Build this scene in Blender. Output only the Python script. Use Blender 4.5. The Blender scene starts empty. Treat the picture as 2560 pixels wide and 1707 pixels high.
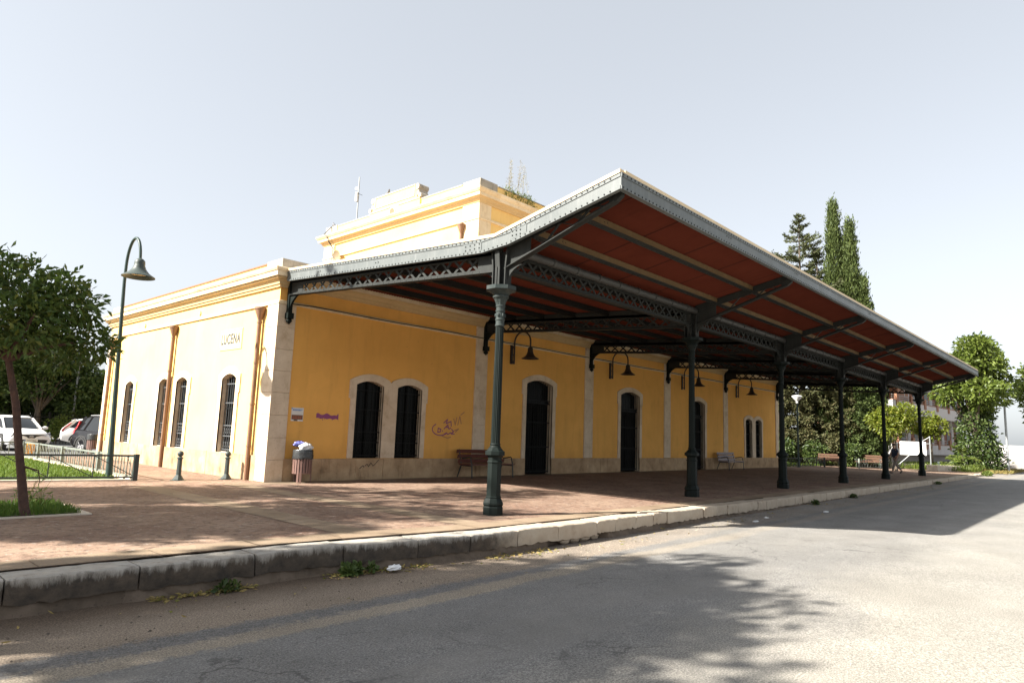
import bpy, bmesh, math, random
import numpy as np
from mathutils import Vector, Matrix
R = math.radians
random.seed(7)
scene = bpy.context.scene
COL = scene.collection

# ------------------------------------------------------------------ camera, light, exposure
cam_d = bpy.data.cameras.new('camera'); cam = bpy.data.objects.new('camera', cam_d); COL.objects.link(cam)
CP = Vector((-8.95621, -17.06197, 1.48319)); yaw, pit, rol, foc = 0.82485, 0.13850, 0.03548, 1670.198
fw = Vector((math.sin(yaw)*math.cos(pit), math.cos(yaw)*math.cos(pit), math.sin(pit)))
rt = fw.cross(Vector((0, 0, 1))).normalized(); up = rt.cross(fw)
r2 = math.cos(rol)*rt + math.sin(rol)*up; u2 = -math.sin(rol)*rt + math.cos(rol)*up
cam.matrix_world = Matrix(((r2.x, u2.x, -fw.x, CP.x), (r2.y, u2.y, -fw.y, CP.y), (r2.z, u2.z, -fw.z, CP.z), (0, 0, 0, 1)))
cam_d.sensor_width = 36; cam_d.lens = foc/2560*36; cam_d.clip_start = 0.05; cam_d.clip_end = 3000
scene.camera = cam

SUN = Vector((-1.17, 0.53, 1.0)).normalized()          # towards the sun
sun_el = math.asin(SUN.z); sun_az = math.atan2(SUN.x, SUN.y)
w = bpy.data.worlds.new('World'); scene.world = w; w.use_nodes = True
nt = w.node_tree; bg = nt.nodes['Background']
sky = nt.nodes.new('ShaderNodeTexSky'); sky.sky_type = 'NISHITA'; sky.sun_disc = False
sky.sun_elevation = sun_el; sky.sun_rotation = sun_az
sky.altitude = 0; sky.air_density = 1.0; sky.dust_density = 2.2; sky.ozone_density = 1.0
bg.inputs['Strength'].default_value = 0.077
hs = nt.nodes.new('ShaderNodeHueSaturation'); hs.inputs['Saturation'].default_value = .34; hs.inputs['Value'].default_value = 1.0   # hazy summer sky
nt.links.new(sky.outputs['Color'], hs.inputs['Color']); hz = nt.nodes.new('ShaderNodeMix'); hz.data_type = 'RGBA'; hz.inputs[0].default_value = .50; hz.inputs[7].default_value = (2.78, 2.99, 3.22, 1)
nt.links.new(hs.outputs['Color'], hz.inputs[6]); nt.links.new(hz.outputs[2], bg.inputs['Color'])
sl = bpy.data.lights.new('sun', 'SUN'); sl.energy = 5.0; sl.angle = R(0.7); sl.color = (1.0, 0.95, 0.86)
so = bpy.data.objects.new('sun', sl); COL.objects.link(so)
so.rotation_euler = (-SUN).to_track_quat('-Z', 'Y').to_euler()
vs = scene.view_settings; vs.view_transform = 'Standard'; vs.look = 'None'; vs.gamma = 1.0; vs.use_curve_mapping = False
vs.exposure = 1.8
scene.cycles.max_bounces = 8

# ------------------------------------------------------------------ materials
def nodes(name):
    m = bpy.data.materials.new(name); m.use_nodes = True
    t = m.node_tree; b = t.nodes['Principled BSDF']
    return m, t, b
def lnk(t, a, b): t.links.new(a, b)
def tex_noise(t, vec, scale, detail=4, rough=.6):
    n = t.nodes.new('ShaderNodeTexNoise'); n.inputs['Scale'].default_value = scale
    n.inputs['Detail'].default_value = detail; n.inputs['Roughness'].default_value = rough
    lnk(t, vec, n.inputs['Vector']); return n.outputs['Fac']
def ramp(t, fac, stops, interp='LINEAR'):
    r = t.nodes.new('ShaderNodeValToRGB'); e = r.color_ramp; e.interpolation = interp
    while len(e.elements) < len(stops): e.elements.new(.5)
    for k, (p, c) in enumerate(stops):
        e.elements[k].position = p; e.elements[k].color = (*c, 1) if len(c) == 3 else c
    lnk(t, fac, r.inputs['Fac']); return r.outputs['Color']
def mixc(t, fac, a, b, mode='MIX'):
    n = t.nodes.new('ShaderNodeMix'); n.data_type = 'RGBA'; n.blend_type = mode
    for s, v in ((0, fac), (6, a), (7, b)):
        if hasattr(v, 'node'): lnk(t, v, n.inputs[s])
        else: n.inputs[s].default_value = v if s == 0 else ((*v, 1) if len(v) == 3 else v)
    return n.outputs[2]
def mth(t, op, a, b=0.0, clamp=False):
    n = t.nodes.new('ShaderNodeMath'); n.operation = op; n.use_clamp = clamp
    for k, v in ((0, a), (1, b)):
        if hasattr(v, 'node'): lnk(t, v, n.inputs[k])
        else: n.inputs[k].default_value = v
    return n.outputs[0]
def objco(t):
    n = t.nodes.new('ShaderNodeTexCoord'); return n.outputs['Object']
def bump(t, b, h, strength, dist=.02):
    n = t.nodes.new('ShaderNodeBump'); n.inputs['Strength'].default_value = strength; n.inputs['Distance'].default_value = dist
    lnk(t, h, n.inputs['Height']); lnk(t, n.outputs['Normal'], b.inputs['Normal'])
def maprange(t, v, a, b, c=0., d=1.):
    n = t.nodes.new('ShaderNodeMapRange'); lnk(t, v, n.inputs[0])
    for k, x in zip((1, 2, 3, 4), (a, b, c, d)): n.inputs[k].default_value = x
    return n.outputs[0]
def stretch(t, co, s):
    n = t.nodes.new('ShaderNodeMapping'); n.inputs['Scale'].default_value = s; lnk(t, co, n.inputs['Vector']); return n.outputs[0]

def basic(name, c1, c2=None, scale=3., rough=.6, bmp=0., metal=0., fine=None, spec=.5):
    m, t, b = nodes(name); b.inputs['Roughness'].default_value = rough; b.inputs['Metallic'].default_value = metal
    b.inputs['Specular IOR Level'].default_value = spec
    if c2 is None: c2 = tuple(x*.8 for x in c1)
    co = objco(t); f = tex_noise(t, co, scale, 6, .65)
    c = ramp(t, f, [(.3, c1), (.7, c2)])
    if fine:
        g = tex_noise(t, co, fine, 3, .6)
        c = mixc(t, .35, c, ramp(t, g, [(.3, (0.25,)*3), (.7, (.8,)*3)]), 'OVERLAY')
    lnk(t, c, b.inputs['Base Color'])
    if bmp: bump(t, b, tex_noise(t, co, fine or scale*6, 5, .6), bmp)
    return m

def plaster(name, c1, c2, stain):
    m, t, b = nodes(name); co = objco(t); b.inputs['Roughness'].default_value = .85; b.inputs['Specular IOR Level'].default_value = .2
    f = tex_noise(t, co, .7, 6, .6); c = ramp(t, f, [(.3, c1), (.7, c2)])
    g = tex_noise(t, stretch(t, co, (2.2, 2.2, .25)), 1.6, 6, .7)                       # rain streaks
    c = mixc(t, mth(t, 'MULTIPLY', ramp(t, g, [(.52, (0,)*3), (.75, (1,)*3)]), .35), c, stain)
    sp = tex_noise(t, co, 9, 4, .5)                                                       # scuffs and chips
    c = mixc(t, ramp(t, sp, [(.68, (0,)*3), (.73, (.55,)*3)]), c, stain)
    sx = t.nodes.new('ShaderNodeSeparateXYZ'); lnk(t, co, sx.inputs[0])
    dz = mth(t, 'ADD', sx.outputs['Z'], mth(t, 'MULTIPLY', tex_noise(t, stretch(t, co, (1.2, 1.2, .7)), 1.5, 6, .7), -1.6))
    c = mixc(t, maprange(t, dz, .25, -.45, 0, .45), c, stain)                            # rising damp above the plinth
    pt = tex_noise(t, co, .45, 3, .5); c = mixc(t, ramp(t, pt, [(.56, (0,)*3), (.575, (.16,)*3)]), c, tuple(min(1, x*1.12) for x in c1))   # old repairs
    lnk(t, c, b.inputs['Base Color']); bump(t, b, mth(t, 'ADD', tex_noise(t, co, 45, 5, .6), mth(t, 'MULTIPLY', tex_noise(t, co, 3, 4, .5), 1.5)), .3, .012); return m
def stone(name, c1, c2, c3, streak=.5, sc=2.2):
    m, t, b = nodes(name); co = objco(t); b.inputs['Roughness'].default_value = .8; b.inputs['Specular IOR Level'].default_value = .3
    f = tex_noise(t, co, sc, 8, .65); c = ramp(t, f, [(.3, c1), (.55, c2), (.78, c3)])
    v = t.nodes.new('ShaderNodeTexVoronoi'); v.inputs['Scale'].default_value = 1.1; lnk(t, co, v.inputs['Vector'])
    bw = t.nodes.new('ShaderNodeRGBToBW'); lnk(t, v.outputs['Color'], bw.inputs[0]); c = mixc(t, .25, c, bw.outputs[0], 'SOFT_LIGHT')
    g = tex_noise(t, stretch(t, co, (3, 3, .5)), 2.3, 6, .7)
    c = mixc(t, mth(t, 'MULTIPLY', ramp(t, g, [(.55, (0,)*3), (.75, (1,)*3)]), streak), c, c3)
    pit_ = tex_noise(t, co, 30, 3, .6)
    c = mixc(t, ramp(t, pit_, [(.62, (0,)*3), (.72, (.5,)*3)]), c, tuple(x*.45 for x in c3))
    lnk(t, c, b.inputs['Base Color']); bump(t, b, tex_noise(t, co, 22, 6, .65), .35, .015); return m

M = {}
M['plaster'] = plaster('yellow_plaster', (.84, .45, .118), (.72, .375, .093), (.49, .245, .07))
M['plaster_pale'] = plaster('sunlit_yellow_plaster', (.80, .555, .215), (.76, .51, .185), (.60, .38, .14))  # paler copy of the yellow plaster; sunlit cream is put into the colour
M['stone'] = stone('limestone', (.70, .575, .43), (.61, .485, .35), (.42, .30, .19))
M['plinth'] = stone('plinth_stone', (.52, .37, .225), (.40, .27, .155), (.16, .10, .055), .9, 1.9)
M['cornice'] = plaster('cornice_plaster', (.60, .44, .23), (.54, .38, .19), (.36, .25, .13))
M['moulding'] = stone('moulding_stone', (.74, .62, .44), (.68, .55, .36), (.45, .32, .18), .5)
M['capstone'] = stone('weathered_cap_stone', (.42, .38, .32), (.33, .30, .25), (.14, .13, .11), .9)
M['roof'] = basic('roof_screed', (.45, .35, .26), (.35, .28, .2), 2, .9)
M['dark_wood'] = basic('dark_door_timber', (.006, .006, .0055), (.010, .010, .009), 6, .6, spec=.06)
M['grille'] = basic('black_ironwork', (.006, .0065, .0065), (.010, .0105, .0105), 12, .55, spec=.12)
M['grille_grey'] = basic('grey_painted_bars', (.085, .09, .095), (.06, .063, .066), 12, .5)
M['pane'] = basic('dark_window_glass', (.006, .007, .007), (.010, .011, .011), 3, .2, spec=.06)
M['pipe'] = basic('terracotta_pipe', (.215, .115, .060), (.17, .085, .045), 5, .6, .1)
M['tile'] = basic('glazed_sign_tile', (.62, .54, .36), (.54, .47, .30), 14, .4)
M['letter'] = basic('tile_letter_paint', (.045, .045, .05), (.06, .06, .06), 9, .5)
M['graffiti'] = basic('purple_spray_paint', (.22, .045, .15), (.28, .075, .19), 7, .7)
M['graffiti_faded'] = basic('faded_spray_paint', (.40, .17, .10), (.48, .22, .10), 7, .8)
M['scribble'] = basic('black_marker', (.03, .02, .02), (.05, .03, .03), 7, .7)
M['cable'] = basic('black_cable', (.02, .018, .016), (.03, .026, .024), 9, .6)

def painted_metal(name, c, c2, rough, streak, spec=.2):
    m, t, b = nodes(name); co = objco(t); b.inputs['Specular IOR Level'].default_value = spec
    f = tex_noise(t, co, 1.4, 6, .65); col = ramp(t, f, [(.3, c), (.7, c2)])
    g = tex_noise(t, stretch(t, co, (6, 6, .6)), 2.2, 6, .7)
    col = mixc(t, ramp(t, g, [(.5, (0,)*3), (.72, (.55,)*3)]), col, streak)
    rs = tex_noise(t, co, 14, 5, .7)
    col = mixc(t, ramp(t, rs, [(.66, (0,)*3), (.74, (.7,)*3)]), col, tuple(x*.6 for x in c))
    lnk(t, col, b.inputs['Base Color'])
    lnk(t, maprange(t, f, .2, .8, rough-.1, rough+.15), b.inputs['Roughness'])
    bump(t, b, tex_noise(t, co, 40, 4, .6), .12, .006); return m
M['fascia'] = painted_metal('grey_green_fascia_paint', (.10, .112, .113), (.122, .133, .132), .45, (.19, .20, .195), .35)
M['rivet'] = basic('rivet_head', (.020, .023, .023), (.03, .034, .034), 9, .5, spec=.2)
M['iron'] = painted_metal('dark_green_iron', (.006, .0095, .0085), (.0095, .0135, .012), .5, (.015, .019, .0175), .12)
M['iron_lit'] = painted_metal('lit_green_iron', (.028, .037, .036), (.042, .052, .05), .45, (.07, .078, .075))  # lighter copy of the iron for the first capital, daylight put into its colour
M['truss'] = painted_metal('truss_paint', (.024, .026, .025), (.033, .035, .033), .55, (.048, .050, .047), .14)
M['purlin'] = painted_metal('purlin_paint', (.010, .010, .009), (.015, .014, .012), .6, (.022, .02, .016))
M['purlin_pale'] = painted_metal('ochre_purlin', (.16, .105, .052), (.13, .085, .042), .65, (.09, .06, .035))
M['sheet'] = basic('red_corrugated_sheet', (.13, .033, .020), (.105, .026, .016), 1.5, .75, spec=.05)
def sheet_mat():
    m = basic('red_corrugated_sheet', (.13, .033, .020), (.105, .026, .016), 1.5, .75, spec=.05); t = m.node_tree; b = t.nodes['Principled BSDF']; co = objco(t)
    s = t.nodes.new('ShaderNodeSeparateXYZ'); lnk(t, co, s.inputs[0]); src = b.inputs['Base Color'].links[0].from_socket
    fr = mth(t, 'FRACT', mth(t, 'MULTIPLY', s.outputs['X'], 1.18)); l2 = mth(t, 'LESS_THAN', mth(t, 'FRACT', mth(t, 'MULTIPLY', s.outputs['X'], 10.0)), .25); ln = mth(t, 'MAXIMUM', mth(t, 'LESS_THAN', fr, .02), mth(t, 'MULTIPLY', l2, .55))   # thin dark stripes at the corrugation pitch, sheet joints
    c = mixc(t, mth(t, 'MULTIPLY', ln, .7), src, (.03, .012, .01)); g = tex_noise(t, stretch(t, co, (5, .5, 1)), 1.8, 6, .7); c = mixc(t, ramp(t, g, [(.55, (0,)*3), (.72, (.5,)*3)]), c, (.075, .022, .014))
    lnk(t, c, b.inputs['Base Color']); return m
M['sheet'] = sheet_mat()
M['eave_edge'] = basic('cream_sheet_edge', (.68, .55, .36), (.60, .46, .29), 2, .6)
M['gutter'] = basic('grey_gutter', (.035, .035, .034), (.05, .05, .047), 4, .6)

# ground materials
def paver_mat():
    m, t, b = nodes('brick_paving'); co = objco(t); b.inputs['Roughness'].default_value = .85; b.inputs['Specular IOR Level'].default_value = .25
    br = t.nodes.new('ShaderNodeTexBrick'); br.inputs['Scale'].default_value = 1.0
    br.inputs['Color1'].default_value = (.205, .118, .083, 1); br.inputs['Color2'].default_value = (.152, .086, .062, 1)
    br.inputs['Mortar'].default_value = (.11, .075, .055, 1); br.inputs['Mortar Size'].default_value = .009
    br.inputs['Brick Width'].default_value = .2; br.inputs['Row Height'].default_value = .1; br.offset = .5
    lnk(t, co, br.inputs['Vector'])
    d = tex_noise(t, co, .8, 6, .65)
    c = mixc(t, ramp(t, d, [(.32, (0,)*3), (.66, (.8,)*3)]), br.outputs['Color'], (.30, .215, .155))
    s = tex_noise(t, co, 9, 5, .75)
    c = mixc(t, ramp(t, s, [(.57, (0,)*3), (.64, (.75,)*3)]), c, (.36, .31, .27))
    s2 = tex_noise(t, co, 7, 5, .7)
    c = mixc(t, ramp(t, s2, [(.52, (0,)*3), (.62, (.85,)*3)]), c, (.095, .06, .045))
    lnk(t, c, b.inputs['Base Color'])
    h = mth(t, 'ADD', br.outputs['Fac'], mth(t, 'MULTIPLY', tex_noise(t, co, 30, 4, .6), -1.2)); n = t.nodes.new('ShaderNodeBump'); n.invert = True
    n.inputs['Strength'].default_value = .6; n.inputs['Distance'].default_value = .012
    lnk(t, h, n.inputs['Height']); lnk(t, n.outputs['Normal'], b.inputs['Normal']); return m
M['paver'] = paver_mat()
M['band'] = stone('pale_paving_slab', (.27, .205, .145), (.23, .17, .115), (.17, .12, .08), .3, 1.4)
def road_mat():
    m, t, b = nodes('dusty_asphalt'); co = objco(t); b.inputs['Roughness'].default_value = .9; b.inputs['Specular IOR Level'].default_value = .25
    s = t.nodes.new('ShaderNodeSeparateXYZ'); lnk(t, co, s.inputs[0])
    wob = mth(t, 'MULTIPLY', mth(t, 'SUBTRACT', tex_noise(t, stretch(t, co, (.35, 1, 1)), 1.6, 8, .7), .5), 1.0)
    fin = mth(t, 'MULTIPLY', mth(t, 'SUBTRACT', tex_noise(t, co, 12, 6, .8), .5), .55)
    y = mth(t, 'ADD', s.outputs['Y'], mth(t, 'ADD', mth(t, 'MULTIPLY', wob, .45), fin))
    dirt, grav, pale, asph, sand = (.235, .187, .142), (.145, .138, .132), (.255, .218, .172), (.172, .166, .158), (.285, .265, .230)
    band = ramp(t, maprange(t, y, -9.6, -16.2), [(.0, (.13, .095, .068)), (.10, dirt), (.165, dirt), (.182, grav), (.212, grav), (.226, pale), (.266, pale), (.280, asph), (1., asph)])
    # sand drifts over the asphalt further out
    y2 = mth(t, 'ADD', s.outputs['Y'], mth(t, 'MULTIPLY', mth(t, 'SUBTRACT', tex_noise(t, stretch(t, co, (.5, 1, 1)), .55, 8, .7), .5), 3.2))
    y2 = mth(t, 'ADD', y2, mth(t, 'MULTIPLY', mth(t, 'SUBTRACT', tex_noise(t, co, 25, 4, .7), .5), .8))
    c = mixc(t, maprange(t, y2, -13.6, -15.0), band, sand)
    far = mth(t, 'MULTIPLY', maprange(t, s.outputs['X'], -2.5, 5.0, 0, .8), maprange(t, tex_noise(t, co, .5, 6, .7), .3, .7, .4, 1.2))
    c = mixc(t, far, c, (.225, .217, .202))
    sp = tex_noise(t, co, 60, 5, .85)
    c = mixc(t, .75, c, ramp(t, sp, [(.36, (.10,)*3), (.5, (.48,)*3), (.62, (.95,)*3)]), 'OVERLAY')
    vo = t.nodes.new('ShaderNodeTexVoronoi'); vo.feature = 'DISTANCE_TO_EDGE'; vo.inputs['Scale'].default_value = .55
    wv = t.nodes.new('ShaderNodeVectorMath'); wv.operation = 'ADD'; nz = t.nodes.new('ShaderNodeTexNoise'); nz.inputs['Scale'].default_value = 2.2; nz.inputs['Detail'].default_value = 6; lnk(t, co, nz.inputs['Vector'])
    sc_ = t.nodes.new('ShaderNodeVectorMath'); sc_.operation = 'SCALE'; sc_.inputs[3].default_value = .9; lnk(t, nz.outputs['Color'], sc_.inputs[0]); lnk(t, co, wv.inputs[0]); lnk(t, sc_.outputs[0], wv.inputs[1]); lnk(t, wv.outputs[0], vo.inputs['Vector'])
    crk = mth(t, 'MULTIPLY', maprange(t, vo.outputs['Distance'], .012, .004), ramp(t, tex_noise(t, co, .35, 3, .5), [(.50, (0,)*3), (.56, (1,)*3)]))
    onasph = mth(t, 'MULTIPLY', maprange(t, s.outputs['Y'], -11.3, -11.6), maprange(t, y2, -14.6, -13.8))
    c = mixc(t, mth(t, 'MULTIPLY', mth(t, 'MULTIPLY', crk, onasph), .55), c, (.045, .043, .042))
    old = ramp(t, tex_noise(t, stretch(t, co, (.25, 1, 1)), .9, 5, .6), [(.50, (0,)*3), (.62, (.5,)*3)]); c = mixc(t, mth(t, 'MULTIPLY', old, onasph), c, (.19, .18, .165))
    spot = ramp(t, tex_noise(t, co, 2.6, 4, .6), [(.66, (0,)*3), (.72, (.5,)*3)]); c = mixc(t, mth(t, 'MULTIPLY', spot, onasph), c, (.065, .063, .062))
    pat = tex_noise(t, co, 1.1, 6, .6)
    c = mixc(t, .3, c, ramp(t, pat, [(.3, (.3,)*3), (.7, (.75,)*3)]), 'OVERLAY')
    lnk(t, c, b.inputs['Base Color']); bump(t, b, mth(t, 'ADD', sp, mth(t, 'MULTIPLY', tex_noise(t, co, 22, 4, .7), .8)), .8, .014); return m
M['road'] = road_mat()
def kerb_mat():
    m, t, b = nodes('kerb_stone'); co = objco(t); b.inputs['Roughness'].default_value = .85
    s = t.nodes.new('ShaderNodeSeparateXYZ'); lnk(t, co, s.inputs[0])
    f = tex_noise(t, co, 3, 8, .7); c = ramp(t, f, [(.3, (.45, .385, .30)), (.6, (.38, .31, .235)), (.8, (.24, .18, .12))])
    top = tex_noise(t, co, 4, 6, .7)
    cg = ramp(t, top, [(.3, (.42, .39, .345)), (.62, (.31, .28, .24)), (.78, (.14, .12, .10))])
    # the old western kerb stones carry black lichen below their rim
    lich = mth(t, 'ADD', mth(t, 'MULTIPLY', s.outputs['Z'], -11.0), mth(t, 'MULTIPLY', mth(t, 'SUBTRACT', tex_noise(t, stretch(t, co, (3.2, 3.2, .8)), 1.9, 10, .8), .5), 4.2))
    lf = mth(t, 'MULTIPLY', maprange(t, lich, .15, 1.05), 1.0, True)
    cl = mixc(t, lf, cg, ramp(t, tex_noise(t, co, 6, 6, .7), [(.3, (.028, .023, .019)), (.7, (.10, .075, .053))]))
    wx = mth(t, 'ADD', s.outputs['X'], mth(t, 'MULTIPLY', mth(t, 'SUBTRACT', tex_noise(t, co, 1.2, 5, .7), .5), 2.2))
    c = mixc(t, maprange(t, wx, -1.3, -.5), cl, c)
    lnk(t, c, b.inputs['Base Color']); bump(t, b, tex_noise(t, co, 16, 8, .7), .6, .02); return m
M['kerb'] = kerb_mat()
M['rubble'] = stone('kerb_footing', (.16, .12, .09), (.12, .09, .065), (.06, .045, .033), .6, 4)
M['soil'] = basic('dry_soil', (.15, .12, .075), (.11, .10, .05), .5, .95, .3, fine=20)
M['turf'] = basic('lawn_ground', (.05, .08, .018), (.035, .06, .014), 2, .95)
M['asph2'] = basic('parking_asphalt', (.13, .13, .13), (.105, .105, .105), 1, .9, .2, fine=40)

def leafmat(name, cols, trans=.3, rough=.45):
    m, t, b = nodes(name); g = t.nodes.new('ShaderNodeNewGeometry')
    c = ramp(t, g.outputs['Random Per Island'], [(i/(len(cols)-1) if len(cols) > 1 else 0, k) for i, k in enumerate(cols)])
    lnk(t, c, b.inputs['Base Color']); b.inputs['Roughness'].default_value = rough; b.inputs['Specular IOR Level'].default_value = .35
    tr = t.nodes.new('ShaderNodeBsdfTranslucent'); lnk(t, mixc(t, .5, c, (.5, .6, .1), 'MULTIPLY'), tr.inputs['Color'])
    br = t.nodes.new('ShaderNodeMixRGB'); br.blend_type = 'ADD'
    mx = t.nodes.new('ShaderNodeMixShader'); mx.inputs[0].default_value = trans
    lnk(t, b.outputs[0], mx.inputs[1]); lnk(t, tr.outputs[0], mx.inputs[2]); lnk(t, c, tr.inputs['Color'])
    lnk(t, mx.outputs[0], t.nodes['Material Output'].inputs[0]); return m
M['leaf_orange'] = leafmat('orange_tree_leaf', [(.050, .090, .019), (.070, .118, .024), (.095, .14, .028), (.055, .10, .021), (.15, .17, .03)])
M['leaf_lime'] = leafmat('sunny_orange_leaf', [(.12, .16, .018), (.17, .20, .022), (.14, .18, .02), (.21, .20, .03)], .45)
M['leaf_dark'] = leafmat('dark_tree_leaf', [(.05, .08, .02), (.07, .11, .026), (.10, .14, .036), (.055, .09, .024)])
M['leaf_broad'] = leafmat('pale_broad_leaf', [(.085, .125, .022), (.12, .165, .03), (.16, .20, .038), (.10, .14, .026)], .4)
M['leaf_ivy'] = leafmat('ivy_leaf', [(.03, .055, .014), (.05, .08, .02), (.10, .135, .035), (.04, .065, .018)])
M['leaf_cypress'] = leafmat('cypress_spray', [(.035, .055, .014), (.055, .08, .018), (.08, .105, .024), (.045, .066, .015)], .15, .7)
M['leaf_spruce'] = leafmat('conifer_needle', [(.045, .06, .022), (.065, .08, .03), (.09, .10, .04), (.05, .06, .022)], .15, .7)
M['leaf_brown'] = leafmat('olive_brown_conifer', [(.045, .05, .018), (.065, .066, .024), (.09, .082, .03), (.05, .062, .018), (.10, .08, .034)], .15, .7)
M['leaf_dry'] = leafmat('dry_grass_blade', [(.30, .23, .08), (.38, .28, .10), (.22, .18, .06), (.16, .18, .04)], .3, .8)
M['leaf_twig'] = leafmat('pale_dry_twig', [(.38, .33, .26), (.30, .27, .20), (.25, .25, .12)], .2, .8)
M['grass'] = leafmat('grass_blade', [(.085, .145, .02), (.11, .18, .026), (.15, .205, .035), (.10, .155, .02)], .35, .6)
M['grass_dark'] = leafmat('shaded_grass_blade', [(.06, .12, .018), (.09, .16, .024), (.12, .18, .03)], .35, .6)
M['bark'] = basic('red_brown_bark', (.085, .045, .032), (.05, .028, .022), 9, .9, .6, fine=30)
M['bark_grey'] = basic('grey_bark', (.12, .095, .07), (.07, .055, .04), 7, .9, .6, fine=30)
M['green_paint'] = painted_metal('dark_green_post_paint', (.030, .052, .048), (.045, .068, .062), .4, (.07, .09, .085))
M['fence_paint'] = basic('fence_paint', (.022, .03, .028), (.035, .045, .04), 6, .4)
M['fence_pale'] = basic('sunlit_fence_paint', (.16, .18, .155), (.20, .22, .19), 6, .5)  # lighter copy of the fence paint with sunlight put into the colour
M['bollard'] = basic('bollard_paint', (.045, .058, .054), (.06, .075, .07), 8, .5, spec=.3)
M['lamp_dark'] = basic('bronze_lamp_paint', (.032, .024, .018), (.045, .032, .024), 9, .45)
M['lamp_in'] = basic('lamp_reflector', (.55, .42, .25), (.45, .33, .18), 9, .3)
M['slat_brown'] = basic('brown_bench_timber', (.13, .035, .02), (.09, .025, .016), 7, .5, fine=30)
M['slat_grey'] = basic('greyed_bench_timber', (.40, .36, .38), (.32, .28, .29), 7, .7, fine=30)
M['slat_tan'] = basic('tan_bench_timber', (.13, .068, .042), (.10, .05, .03), 7, .7)
M['bin_slat'] = basic('bin_slat_paint', (.20, .115, .095), (.15, .085, .07), 7, .5)
M['bin_bag'] = basic('black_bin_liner', (.03, .032, .033), (.045, .047, .048), 8, .25, .6, fine=14)
M['bag_white'] = basic('white_plastic', (.80, .80, .79), (.70, .70, .70), 12, .35, .5, fine=18)
M['bag_blue'] = basic('blue_plastic', (.08, .09, .42), (.30, .32, .62), 9, .35, .5, fine=18)
M['white_paint'] = basic('white_paint', (.78, .78, .77), (.72, .72, .71), 2, .5)
M['car_white'] = basic('white_car_paint', (.80, .80, .80), (.78, .78, .785), 1, .18)
M['car_black'] = basic('black_car_paint', (.010, .010, .012), (.012, .012, .014), 1, .2, spec=.3)
M['car_trim'] = basic('black_trim', (.02, .02, .021), (.03, .03, .03), 5, .5)
M['car_glass'] = basic('car_glass', (.012, .014, .016), (.016, .018, .02), 1, .08, spec=.35)
M['tyre'] = basic('tyre_rubber', (.022, .022, .022), (.03, .03, .03), 9, .8)
M['alloy'] = basic('alloy_rim', (.55, .55, .56), (.45, .45, .46), 3, .3, metal=.6)
M['lens_red'] = basic('red_lamp_lens', (.50, .03, .04), (.6, .06, .06), 3, .2)
M['lens_clear'] = basic('headlamp_lens', (.32, .33, .38), (.2, .21, .26), 6, .1)
M['plate'] = basic('number_plate', (.75, .72, .62), (.7, .67, .58), 5, .4)
M['orange_yellow'] = basic('yellow_plastic', (.80, .36, .02), (.72, .30, .02), 5, .45)
M['brick'] = basic('red_brown_brick', (.22, .085, .05), (.18, .07, .04), 3, .85, fine=25)
M['rail'] = basic('orange_brown_rail', (.27, .12, .06), (.22, .095, .048), 3, .7)
M['render_white'] = plaster('white_render', (.50, .475, .47), (.45, .43, .425), (.34, .32, .31))
M['render_grey'] = plaster('grey_render', (.40, .37, .35), (.34, .32, .30), (.25, .23, .22))
M['concrete'] = stone('pale_concrete', (.62, .55, .46), (.54, .47, .38), (.36, .30, .23), .5)
M['galv'] = basic('galvanised_steel', (.30, .315, .32), (.25, .265, .27), 4, .5, metal=.2)
M['skin'] = basic('skin', (.42, .24, .16), (.38, .21, .14), 6, .55)
M['navy'] = basic('navy_shirt', (.018, .026, .05), (.025, .034, .06), 8, .9)
M['khaki'] = basic('grey_trousers', (.20, .175, .15), (.16, .14, .12), 8, .9)
M['hair'] = basic('dark_hair', (.03, .02, .015), (.05, .035, .025), 12, .7)
M['shoe'] = basic('dark_shoe', (.03, .03, .03), (.05, .045, .04), 12, .6)
M['pigeon'] = basic('grey_feathers', (.10, .105, .12), (.16, .165, .18), 12, .8)
M['paper'] = basic('poster_paper', (.70, .68, .64), (.62, .60, .56), 8, .6)
M['ink_blue'] = basic('poster_blue_ink', (.10, .20, .46), (.16, .27, .52), 20, .6)
M['ink_dark'] = basic('poster_photo_dark', (.10, .055, .035), (.30, .12, .06), 30, .6)
M['ink_red'] = basic('poster_photo_red', (.42, .09, .04), (.30, .08, .04), 40, .6)
M['ink_black'] = basic('poster_black_ink', (.03, .04, .04), (.05, .06, .05), 20, .6)
M['dish'] = basic('cream_dish', (.26, .20, .125), (.22, .17, .10), 5, .6)
SHADE_TREES = [(-13.9, 2.6, 8, 2.5, 4.2, 4200, 'leafy shade tree beyond the left edge of the view'),
               (-11.6, 2.5, 9, 2.3, 4.0, 1500, 'leafy shade tree beyond the left edge of the view'),
               (-14.4, -1.8, 8, 2.7, 4.4, 4600, 'leafy shade tree beyond the left edge of the view'),
               (-11.6, -1.6, 9, 2.4, 4.2, 1500, 'leafy shade tree beyond the left edge of the view'),
               (-14.9, -6.3, 8, 2.8, 4.4, 4400, 'leafy shade tree beyond the left edge of the view'),
               (-11.9, -7.0, 8, 2.6, 4.2, 3200, 'leafy shade tree beyond the left edge of the view'),
               (-13.5, -9.0, 7.2, 2.0, 3.6, 2300, 'leafy shade tree beyond the left edge of the view'),
               (-10.8, -8.8, 7.0, 1.6, 2.8, 1900, 'leafy shade tree beyond the left edge of the view'),
               (-9.6, 1.0, 11, 2.3, 4.2, 800, 'leafy shade tree beyond the left edge of the view')]
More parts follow.
